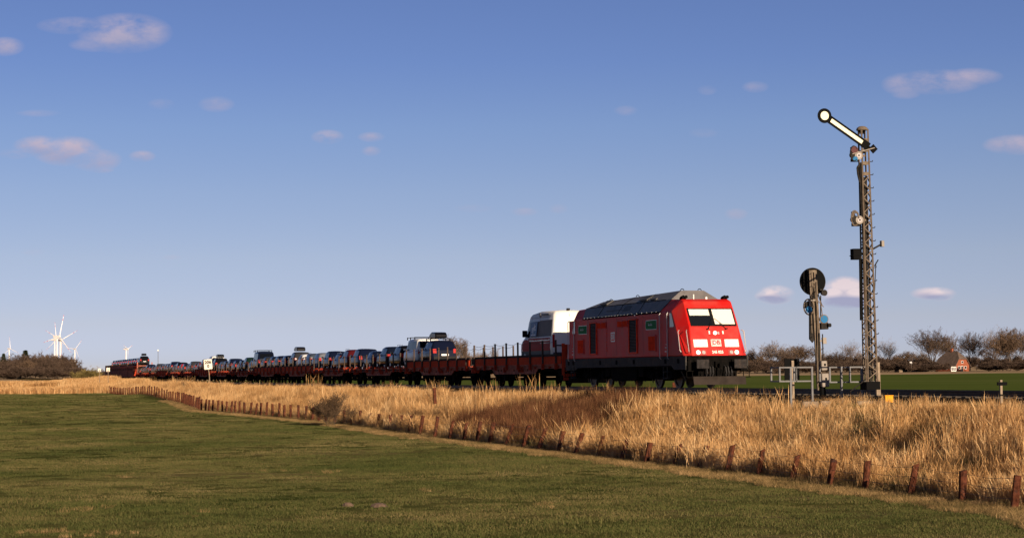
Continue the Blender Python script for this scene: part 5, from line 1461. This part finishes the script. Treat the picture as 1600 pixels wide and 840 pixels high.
# concrete blocks and yellow box
for i, (x0, x1, y0, y1, D, lb) in enumerate(((1255,1279.5,622,636,64.5,'left low concrete block in the grass under the left railing'),(1283,1298,621,636,64.5,'short concrete block right of the gap under the disc signal'),(1340,1384,621.5,634,63.5,'long low concrete block in the grass beside the yellow box'))):
    q0 = P(x0, y1, D); w = (x1-x0)*D/FPX; h = (y1-y0)*D/FPX
    o = MB().box(0,w,0,.25,-.3,h).build('concrete_block', m_conc, None, bevel=.02); o.location = q0-Vector((0,0,.10)); o.rotation_euler = (0,0,R(4)); tag(o, lb, 'concrete block', 'concrete blocks by the signals')
q0 = P(1383.5,634.5,62); r = empty('yellow_cable_marker', q0+Vector((0,0,.12)), R(4), 'small yellow box standing in the dry grass right of the tall signal', 'marker box')
MB().box(0,.26,0,.2,0,.21).build('box', m_yellow, r, bevel=.012); MB().box(-.01,.27,-.01,.21,.21,.235).build('lid', m_yellow, r, bevel=.006); MB().box(.02,.06,.05,.1,-.4,0).build('stake', m_wood, r)
# low marker post at the right
q0 = P(1564.5,628,58); r = empty('marker_post', q0, RZ, 'low grey marker post with a black plate, far right beside the track', 'marker post')
MB().box(-.035,.035,-.03,.03,-.3,.66).build('post', m_wood, r); MB().box(-.15,.17,-.07,-.03,.50,.60).build('plate', m_sblack, r); MB().box(-.03,.16,-.07,-.03,.20,.235).build('lower_plate', m_sblack, r)
# rusty single post near the track
D = 95; q0 = P(679.5,626,D); b = MB(); b.box(-.075,.075,-.06,.06,-.25,.52); o = b.build('lone_rusty_post', m_post, None, bevel=.01); o.location = q0; o.rotation_euler = (0,R(-3),.3); o.location.z += .12; tag(o, 'lone rusty post standing in the dry grass just below the railway', 'post')
# small red-brown stub beyond the track
o = MB().box(-.09,.09,-.09,.09,-.6,.3).build('track_stub', m_post, None); o.location = P(1151-163*.0-.0,598,118) if False else T(14.5,-3.2,-.1); tag(o, 'small rusty stub on the far side of the rails behind the locomotive wheels', 'post')
# kilometre board
D = 235; q0 = P(328.8,607,D); r = empty('kilometre_board', q0, RZ*.6, 'white kilometre board reading 206 over 0 on a thin pole beside the train', 'sign')
r.rotation_euler = (0, R(-5), RZ*.6)
MB().tube((0,0,-.8),(0,0,2.4),.055,n=8).build('pole', m_wood, r)
bd = MB().box(-.50,.46,-.06,-.02,2.36,3.55).build('board', mat('white_board', (.72,.66,.54), .6), r)
Ft = frame((-.02,-.062,3.19), (1,0,0), (0,0,1)); text('board_digits', '206', .50, Ft, m_sblack, bd, .002, sx=1.05, bold=.02)
Ft = frame((-.02,-.062,2.72), (1,0,0), (0,0,1)); text('board_digits', '0', .50, Ft, m_sblack, bd, .002, bold=.02)
for (px, D, w, h, lb) in ((168,335,.58,.68,'white line sign on a pole in front of the train tail'),(154.5,338,.5,.55,'white line sign on a pole left of the train tail')):
    q0 = P(px+1,593,D); r = empty('line_sign', q0, RZ*.5, lb, 'sign', 'white signs near the train tail')
    MB().tube((0,0,-.5),(0,0,1.5),.05,n=6).build('pole', m_wood, r); MB().box(-w/2,w/2,-.05,0,1.4,1.4+h).build('board', MATS['white_board'], r)
    b = MB(); b.box(-.04,.04,-.056,-.05,1.5,1.35+h*.8); b.box(-.2,.2,-.056,-.05,1.45,1.50); b.build('board_marks', m_sred, r)
q0 = P(247,583,380); r = empty('lamp_mast', q0, 0, 'thin lamp mast with a white lamp standing up behind the train', 'lamp mast')
MB().tube((0,0,-2),(0,0,4.4),.07,.05,6).build('pole', m_greypl, r); MB().box(-.12,.12,-.12,.12,4.35,4.62).build('lamp_head', m_white, r)
# ------------------------------------------------------------------ trees
def treemat(name, c, v=.35):
    m = mat(name, c, .9, var=v, scale=.25, spec=.05); return m
m_trunk = treemat('bark_brown', (.10,.075,.055)); m_twig_d = treemat('twigs_dark_brown', (.085,.058,.042)); m_twig_p = treemat('twigs_pale_brown', (.20,.150,.115)); m_twig_m = treemat('twigs_mid_brown', (.125,.082,.052))
m_con = treemat('conifer_green', (.035,.045,.022)); m_yel = treemat('willow_yellow', (.22,.17,.06))
def branch_tree(seed, H, spread, trunk_h, nlimb, ntwig, twl, tww, mt, mtw, droop=0.0, up=.5):
    rr = random.Random(seed); tb = MB(); tips = []
    def grow(p, d, l, r, lev):
        n = 3; q = p
        for i in range(n):
            d2 = (d + Vector((rr.uniform(-.22,.22), rr.uniform(-.22,.22), rr.uniform(-.05,.2)))).normalized()
            q2 = q + d2*l/n; tb.tube(q, q2, r*(1-i*.2), r*(1-(i+1)*.2), 4 if lev else 6, cap=False); 
            if lev >= 1: tips.append((q2, d2, lev))
            q = q2; d = d2
            if lev < 3 and (i > 0 or lev > 0):
                for k in range(2 if lev < 2 else 1):
                    a = rr.uniform(0, 6.28); side = Vector((math.cos(a), math.sin(a), rr.uniform(-.1,.5)*1.0)); nd = (d2*.7+side*.75).normalized()
                    grow(q, nd, l*rr.uniform(.5,.72), r*.5, lev+1)
        tips.append((q, d, lev+1))
    th = trunk_h*H; p = Vector((0,0,-.5)); top = Vector((rr.uniform(-.3,.3), rr.uniform(-.3,.3), th)); tb.tube(p, top, H*.024, H*.017, 8, cap=False)
    for i in range(nlimb):
        a = 6.283*i/nlimb+rr.uniform(-.4,.4); el = rr.uniform(.55, 1.35) if i else 1.5
        d = Vector((math.cos(a)*math.cos(el)*spread, math.sin(a)*math.cos(el)*spread, math.sin(el))).normalized()
        grow(Vector((top.x, top.y, th*rr.uniform(.75,1.0))), d, (H-th)*rr.uniform(.62,.8), H*.011, 0)
    # crown of fine twigs
    vs = []; fs = []
    for i in range(ntwig):
        q, d, lev = rr.choice(tips)
        dd = (d*up + Vector((rr.gauss(0,.6), rr.gauss(0,.6), rr.gauss(.15,.45)-droop))).normalized(); l = twl*rr.uniform(.5,1.3)
        s0 = q + Vector((rr.gauss(0,.25), rr.gauss(0,.25), rr.gauss(0,.25)))*twl*.6; s1 = s0+dd*l
        w = dd.cross(Vector((rr.gauss(0,1), rr.gauss(0,1), rr.gauss(0,1)))).normalized()*tww*rr.uniform(.6,1.3)
        k = len(vs); vs += [s0-w, s0+w, s1]; fs.append((k,k+1,k+2))
        m = s0+dd*l*.5; e = (dd+w.normalized()*rr.choice((-1,1))*.8).normalized(); k = len(vs); vs += [m-w*.7, m+w*.7, m+e*l*.5]; fs.append((k,k+1,k+2))
    cb = MB(); cb.add(vs, fs)
    zs = sorted(v[2] for v in cb.v); zt = zs[int(len(zs)*.995)]; xs_ = sorted(abs(v[0]) for v in cb.v); wd = xs_[int(len(xs_)*.96)]
    return tb.mesh('trunk', mt, fix=False), cb.mesh('crown', mtw, fix=False), zt, wd
def conifer(seed, H, mt, mtw):
    rr = random.Random(seed); tb = MB(); tb.tube((0,0,-.5),(0,0,H),H*.02,.03,6,cap=False); vs = []; fs = []
    for i in range(2600):
        t = rr.random()**.8; z = H*(.12+.88*t); rad = (1-t)*H*.27*(.75+.5*rr.random()*(1 if int(t*14) % 2 else .7)); a = rr.uniform(0,6.28)
        r0 = rad*rr.uniform(.3,1); p = Vector((math.cos(a)*r0, math.sin(a)*r0, z-r0*.25)); d = Vector((math.cos(a), math.sin(a), rr.uniform(-.5,.3))); l = rr.uniform(.4,1.0)
        w = d.cross(Vector((rr.gauss(0,1),rr.gauss(0,1),rr.gauss(0,1)))).normalized()*.16; k = len(vs); vs += [p-w,p+w,p+d*l]; fs.append((k,k+1,k+2))
    cb = MB().add(vs, fs); return tb.mesh('trunk', mt, fix=False), cb.mesh('crown', mtw, fix=False), H, H*.25
VAR = {
 'round': [branch_tree(i, 16, 1.0, .26, 8, 7500, 1.1, .055, m_trunk, m_twig_d) for i in (1,2,3)],
 'brown': [branch_tree(i, 13, 1.1, .2, 8, 7500, 1.0, .055, m_trunk, m_twig_m) for i in (11,12,13)],
 'thin': [branch_tree(i, 14, .75, .25, 6, 1500, 1.3, .040, m_trunk, m_twig_p, up=.9) for i in (21,22,23)],
 'pale': [branch_tree(i, 13, 1.0, .22, 8, 5500, 1.0, .050, m_trunk, m_twig_p) for i in (31,32)],
 'bush': [branch_tree(i, 6, 1.5, .08, 8, 4200, 1.0, .060, m_trunk, m_twig_m) for i in (41,42)],
 'dbush': [branch_tree(i, 7, 1.3, .08, 8, 4600, 1.0, .065, m_trunk, m_twig_d) for i in (51,52)],
 'fround': [branch_tree(i, 16, 1.0, .22, 8, 7000, 1.3, .095, m_trunk, m_twig_d) for i in (91,92,93)],
 'fbrown': [branch_tree(i, 15, 1.0, .18, 8, 7000, 1.3, .090, m_trunk, m_twig_m) for i in (94,95)],
 'hedge': [branch_tree(i, 5, 1.9, .03, 12, 6500, 1.1, .075, m_trunk, m_twig_d) for i in (96,97)],
 'conifer': [conifer(i, 15, m_trunk, m_con) for i in (61,62)],
 'willow': [branch_tree(71, 5, 1.5, .06, 9, 5200, .9, .05, m_trunk, m_yel)],
}
trr = random.Random(99)
def tree(px, ytop, wpx, kind, D, label, group, cat='tree', name='bare_tree'):
    tm, cm, zt, wd = VAR[kind][trr.randrange(len(VAR[kind]))]
    X = (px-800)*D/FPX; z = ground_z(X, D); top = P(px, ytop, D).z; h = top-z
    sz = h/zt; sx = (wpx*D/FPX/2)/wd
    r = empty(name, (X, D, z), trr.uniform(0,6.28), label, cat, group); r.scale = (sx, sx, sz)
    link('trunk', tm, r); link('crown', cm, r)
    return r
G1 = 'bare trees along the horizon on the right'; G2 = 'bare trees along the horizon on the left'; G3 = 'trees behind the train'
big = [(1207,534,58,'pale',820,'broad pale bare tree behind the left railing, right of the locomotive'),(1178,545,34,'brown',840,'brown bushy tree just right of the locomotive nose'),(1250,540,48,'brown',830,'round bare tree directly left of the disc signal mast'),
 (1231,547,34,'round',800,'dark bare tree above the black board'),(1288,549,30,'pale',840,'pale low bare tree just right of the disc signal'),(1306,549,40,'round',790,'dark round tree between the two signals'),(1326,531,30,'thin',820,'thin open bare tree between the two signals'),
 (1342,548,26,'pale',850,'small pale bare tree touching the tall mast on its left'),(1386,529,36,'thin',820,'thin open bare tree right of the tall mast'),(1412,549,34,'brown',850,'low brown tree above the white stele'),(1437,549,30,'pale',860,'low pale tree left of the big tree group'),
 (1455,515,62,'round',800,'largest dark bare tree left of the farmhouse'),(1478,522,34,'brown',850,'bare tree touching the farmhouse roof on its left'),(1513,519,46,'round',850,'dark bare tree directly behind the farmhouse'),(1545,512,44,'thin',840,'tall thin pale tree right of the farmhouse'),
 (1577,513,56,'brown',800,'large spreading bare tree at the right, third from the picture edge'),(1600,517,40,'round',820,'bare tree cut by the right picture edge'),(1560,530,44,'brown',830,'brown bare tree below the tall thin tree'),(1190,556,30,'brown',780,'low brown tree beside the locomotive buffer')]
for (px, yt, w, k, D, lb) in big: tree(px, yt, w, k, D, lb, G1)
for i in range(38):
    px = 1156+i*12.3+trr.uniform(-4,4); k = trr.choice(('bush','dbush','hedge','dbush','hedge','hedge'))
    if 1462 < px < 1534: D = 880
    else: D = trr.uniform(770, 860)
    yt = trr.uniform(555, 565)
    tree(px, yt, trr.uniform(20,34), k, D, 'low leafless brown thicket in the hedge line along the right horizon', G1, 'thicket', 'thicket')
for (px, yt, w, k, D, lb) in ((706,527,38,'brown',520,'bare tree rising behind the black roof box car'),(726,541,18,'pale',540,'small bare tree right of the tree behind the roof box car'),(742,548,30,'pale',540,'low pale tree behind the empty wagon'),(773,538,17,'thin',520,'thin twiggy tree above the empty first wagon'),(757,551,24,'bush',560,'low brown bush behind the ropes of the first wagon')):
    tree(px, yt, w, k, D, lb, G3)
left = [(5,552,22,'conifer',1150,'dark conifer at the left picture edge'),(-6,556,40,'fround',1150,'dark tree cut by the left picture edge'),(18,560,40,'fbrown',1200,'brown tree below the leftmost wind turbine'),(39,547,34,'conifer',1180,'dark conifer, taller of the left wood'),(34,553,34,'fround',1160,'dark tree wrapped around the tall conifer'),
 (48,555,36,'fround',1150,'dark bare tree right of the tall conifer'),(66,551,34,'fbrown',1180,'brown bare tree left of the turbine group'),(82,554,34,'fbrown',1170,'brown bare tree below the tallest wind turbine'),(98,554,34,'fround',1160,'bare tree right of the tallest wind turbine'),(110,558,26,'fbrown',1180,'brown tree left of the small right turbine'),(118,569,20,'fround',1180,'low dark tree at the right end of the left wood')]
for (px, yt, w, k, D, lb) in left: tree(px, yt, w, k, D, lb, G2)
for i in range(22):
    tree(-8+i*6.2+trr.uniform(-2,2), trr.uniform(559,567) if i < 19 else trr.uniform(572,577), trr.uniform(20,30), trr.choice(('hedge','fround','fbrown')), trr.uniform(1050,1180), 'low dark thicket at the foot of the left wood', G2, 'thicket', 'thicket')
tree(140,575.5,44,'willow',415,'yellowish willow bush left of the train tail','bushes at the train tail','bush','willow_bush')
tree(128,580,24,'willow',425,'smaller yellowish bush at the left foot of the willow bush','bushes at the train tail','bush','willow_bush')
tree(158,577,24,'dbush',470,'dull brown bush behind the white signs','bushes at the train tail','bush','brown_bush')
for i in range(14):
    tree(-6+i*9.8+trr.uniform(-2,2), trr.uniform(573,577), trr.uniform(24,34), 'hedge', trr.uniform(1000,1040), 'low dark hedge bush along the foot of the left wood', 'low hedge bushes of the left horizon', 'bush', 'hedge_bush')
for i in range(30):
    px = 1150+i*15.6+trr.uniform(-4,4)
    if 1462 < px < 1532: continue
    tree(px, trr.uniform(564,569), trr.uniform(30,40), 'hedge', trr.uniform(740,765), 'low dark hedge bush along the far edge of the green field', 'low hedge bushes of the right horizon', 'bush', 'hedge_bush')
# round bush in the bank grass
m_bb = treemat('bramble_brown', (.10,.065,.038)); tm, cm, zt, wd = branch_tree(81, 1.4, 1.6, .05, 9, 5200, .22, .011, m_trunk, m_bb)
D = 112; X = (521-800)*D/FPX; r = empty('bramble_bush', (X, D, ground_z(X, D)-.3), 0, 'rounded dark twiggy bush in the dry grass behind the fence posts', 'bush')
sz = (P(521,613,D).z-ground_z(X, D)+.3)/zt; sx = (66*D/FPX/2)/wd; r.scale = (sx, sx, sz); link('trunk', tm, r); link('crown', cm, r)
# ------------------------------------------------------------------ farmhouse and small buildings
m_thatch = mat('brown_thatch', (.13,.095,.075), .95, var=.25, scale=.8, spec=.05)
m_brick = mat('red_farm_brick', (.27,.085,.045), .9, var=.2, scale=2.5, spec=.1)
m_wwin = mat('white_window_frame', (.75,.73,.68), .6)
D = 805; X = (1501-800)*D/FPX; r = empty('farmhouse', (X, D, -1.33), R(35), 'thatched red brick farmhouse among the bare trees on the right', 'house')
W_, Lh, ze, zr_, zh = 4.2, 10.5, 2.7, 8.4, 5.4
hw = W_*(zr_-zh)/(zr_-ze)
b = MB(); b.add([(-W_,0,-1),(W_,0,-1),(W_,0,ze),(hw,0,zh),(-hw,0,zh),(-W_,0,ze),(-W_,Lh,-1),(W_,Lh,-1),(W_,Lh,ze),(hw,Lh,zh),(-hw,Lh,zh),(-W_,Lh,ze)], [(0,1,2,3,4,5),(6,11,10,9,8,7),(0,5,11,6),(1,7,8,2)])
b.build('wall', m_brick, r)
o = .55; k = o*(zr_-ze)/W_
b = MB(); vs = [(-W_-o,-o,ze-k),(-hw-.1,-o,zh-.1),(0,2.6,zr_),(hw+.1,-o,zh-.1),(W_+o,-o,ze-k),(-W_-o,Lh+o,ze-k),(-hw-.1,Lh+o,zh-.1),(0,Lh-2.6,zr_),(hw+.1,Lh+o,zh-.1),(W_+o,Lh+o,ze-k)]
b.add(vs, [(0,1,2,7,6,5),(4,9,8,7,2,3),(1,3,2),(6,7,8)])
b.add([(x,y,z-.35) for x,y,z in vs], [(0,5,6,7,2,1),(4,3,2,7,8,9),(1,2,3),(6,8,7)])
for a_, c_ in ((0,1),(1,3),(3,4),(5,6),(6,8),(8,9),(0,5),(4,9)): p0, p1 = vs[a_], vs[c_]; b.add([p0,p1,(p1[0],p1[1],p1[2]-.35),(p0[0],p0[1],p0[2]-.35)], [(0,1,2,3)])
rf = b.build('roof', m_thatch, r)
MB().box(-.4,.4,5.0,5.8,zr_-.5,zr_+1.0).build('chimney', m_brick, rf)
for (x0,x1,z0,z1) in ((-2.6,-1.2,.9,2.1),(1.2,2.6,.9,2.1),(-.55,.65,3.3,4.3)):
    w = MB().box(x0,x1,-.06,.02,z0,z1).build('window', m_wwin, r); MB().box(x0+.13,x1-.13,-.09,-.05,z0+.13,z1-.13).build('pane', m_glassd, w)
dr = MB().box(-.8,.5,-.08,.02,0,2.2).build('door', m_wwin, r); MB().box(-.65,.35,-.11,-.07,0,2.05).build('door_leaf', m_sblack, dr)
for y in (2,5,8): w = MB().box(-W_-.06,-W_+.02,y-.6,y+.6,.7,1.9).build('window', m_wwin, r); MB().box(-W_-.09,-W_-.05,y-.45,y+.45,.85,1.75).build('pane', m_glassd, w)
D = 790; X = (1487.5-800)*D/FPX; r = empty('veranda', (X, D, -1.33), R(20), 'small white veranda at the left of the brick gable', 'veranda')
b = MB()
for x in (-1.1,-.3,.5,1.1): b.box(x-.12,x+.12,-.1,.1,-.5,1.8)
b.box(-1.25,1.25,-.12,.12,1.65,1.9); b.box(-1.25,1.25,-.1,.1,0,.35); b.build('frame', m_wwin, r); MB().box(-1.1,1.1,.12,.2,.35,1.7).build('pane', m_glassd, r); MB().prism([(-1.35,1.9),(1.35,1.9),(1.2,2.2),(-1.2,2.2)],-.2,2.4,'y').build('roof', m_thatch, r)
def shed(px, ytop, w, D, rot, m1, m2, lb):
    X = (px-800)*D/FPX; z = ground_z(X, D); h = P(px, ytop, D).z-z; r = empty('shed', (X, D, z), R(rot), lb, 'shed', 'small sheds at the right horizon')
    MB().box(-w/2,w/2,0,5,-.5,h*.55).build('wall', m1, r); MB().prism([(-w/2-.3,h*.5),(w/2+.3,h*.5),(w*.38,h),(-w*.38,h)],-.3,5.3,'y').build('roof', m2, r)
    MB().box(-w*.2,w*.1,-.05,.02,0,h*.45).build('door', m_sblack, r)
shed(1412,573.5,5,760,10,m_conc,m_thatch,'low shed with pale walls left of the white stele')
shed(1439,573.5,4,760,20,m_conc,m_conc,'low pale shed right of the white stele')
shed(1218,573,11,770,5,m_trunk,m_thatch,'long low brown shed behind the left railing')
shed(20,584,7,1040,5,m_sblack,m_thatch,'dark low shed at the foot of the left wood')
D = 740; X = (1421-800)*D/FPX; r = empty('white_stele', (X, D, ground_z(X, D)), 0, 'narrow upright white board standing in the far field on the right', 'stele')
MB().box(-.42,.42,-.08,.08,1.0,4.0).build('board', m_wwin, r); b = MB(); b.box(-.3,-.2,-.05,.05,-.3,1.0); b.box(.2,.3,-.05,.05,-.3,1.0); b.box(-.3,.3,-.05,.05,.9,1.02); b.build('stand', m_steeld, r)
# wrack and low hedge strip in front of the right trees is part of the ground
# ------------------------------------------------------------------ wind turbines
m_turb = mat('turbine_white', (.78,.74,.70), .5); m_tred = mat('turbine_red_band', (.55,.05,.04), .5)
def turbine(px, py, D, bl, yaw, a0, tw, label):
    bw = .8 if D < 3000 else .6
    h = P(px, py, D); z0 = -1.33
    r = empty('wind_turbine', (h.x, D, z0), R(yaw), label, 'wind turbine', 'wind turbines beyond the fields'); hz = h.z-z0
    MB().tube((0,1.5,-2),(0,1.5,hz),tw,tw*.55,16).build('tower', m_turb, r)
    n_ = MB().box(-1.7,1.7,-2.5,8,hz-1.7,hz+1.9).build('nacelle', m_turb, r, bevel=.4)
    MB().lathe([(0,-2.6),(.9,-2.2),(1.6,-.9),(1.7,.6),(0,.6)],12,0,Matrix.Translation((0,-3.0,hz)) @ Matrix.Rotation(R(-90),4,'X')).build('hub', m_turb, r, smooth=True)
    for k in range(3):
        a = R(a0+120*k); d = Vector((math.cos(a),0,math.sin(a))); s = Vector((-math.sin(a),0,math.cos(a))); vs = []; fs = []; mi = []
        st = [(0.0,.9,.9),(.06,1.0,.9),(.18,2.1,.55),(.5,1.4,.35),(.72,1.0,.25),(.80,.85,.2),(.90,.65,.15),(1.0,.2,.05)]
        for (t, w, th) in st:
            c = Vector((0,-3.4,hz))+d*bl*t
            w *= bw; vs += [c-s*w*.35+Vector((0,-th*.2,0)), c+Vector((0,-th,0)), c+s*w*.65+Vector((0,.1,0)), c+Vector((0,th,0))]
        b = MB()
        for i in range(len(st)-1): b.add(vs[4*i:4*i+8], [(j,(j+1)%4,4+(j+1)%4,4+j) for j in range(4)], 1 if i in (4,6) else 0)
        b.build('blade', [m_turb, m_tred], r)
turbine(90.5,525.7,2800,33,58,75,1.77,'largest wind turbine with one blade straight up, in front of its group')
turbine(86.3,530.5,3600,33,55,97,1.9,'wind turbine directly left behind the largest one')
turbine(94.9,531,3300,33,35,30,2.04,'wind turbine directly right behind the largest one')
turbine(117.3,544.8,5600,33,38,53,2.45,'small distant wind turbine right of the group, above the end of the wood')
turbine(15.0,544.4,5400,34,50,95,2.45,'small distant wind turbine at the far left above the trees')
turbine(198.0,545,4200,17,60,150,2.18,'wind turbine top showing above the double deck wagons')
# ------------------------------------------------------------------ molehills in the pasture
m_mole = mat('molehill_soil', (.11,.070,.045), .95, var=.3, scale=12, bump=.6)
for (px, py, w, lb) in ((590,788,.17,'larger brown molehill in the foreground pasture'),(541,787,.12,'smaller brown molehill left of the larger one'),(550+1040*0+0,0,0,'')):
    if not lb: continue
    D = 3050*3.1/(py-578-2); X = (px-800)*D/FPX; b = MB(); rr = random.Random(int(px)); n = 12; vs = [(0,0,.085)]; fs = []
    for ring, (rad, z) in enumerate(((.45,.07),(.8,.035),(1.05,-.03))):
        for k in range(n): a = 6.283*k/n; q = rad*rr.uniform(.85,1.15); vs.append((q*w*math.cos(a)*1.2, q*w*math.sin(a), z*rr.uniform(.8,1.2)+.01))
    for k in range(n): fs.append((0,1+k,1+(k+1)%n))
    for ring in range(2):
        for k in range(n): a = 1+ring*n+k; c = 1+ring*n+(k+1)%n; fs.append((a,a+n,c+n,c))
    o = b.add(vs, fs).build('molehill', m_mole, None, smooth=False); o.location = (X, D, ground_z(X, D)+.01); tag(o, lb, 'molehill', 'molehills in the pasture')
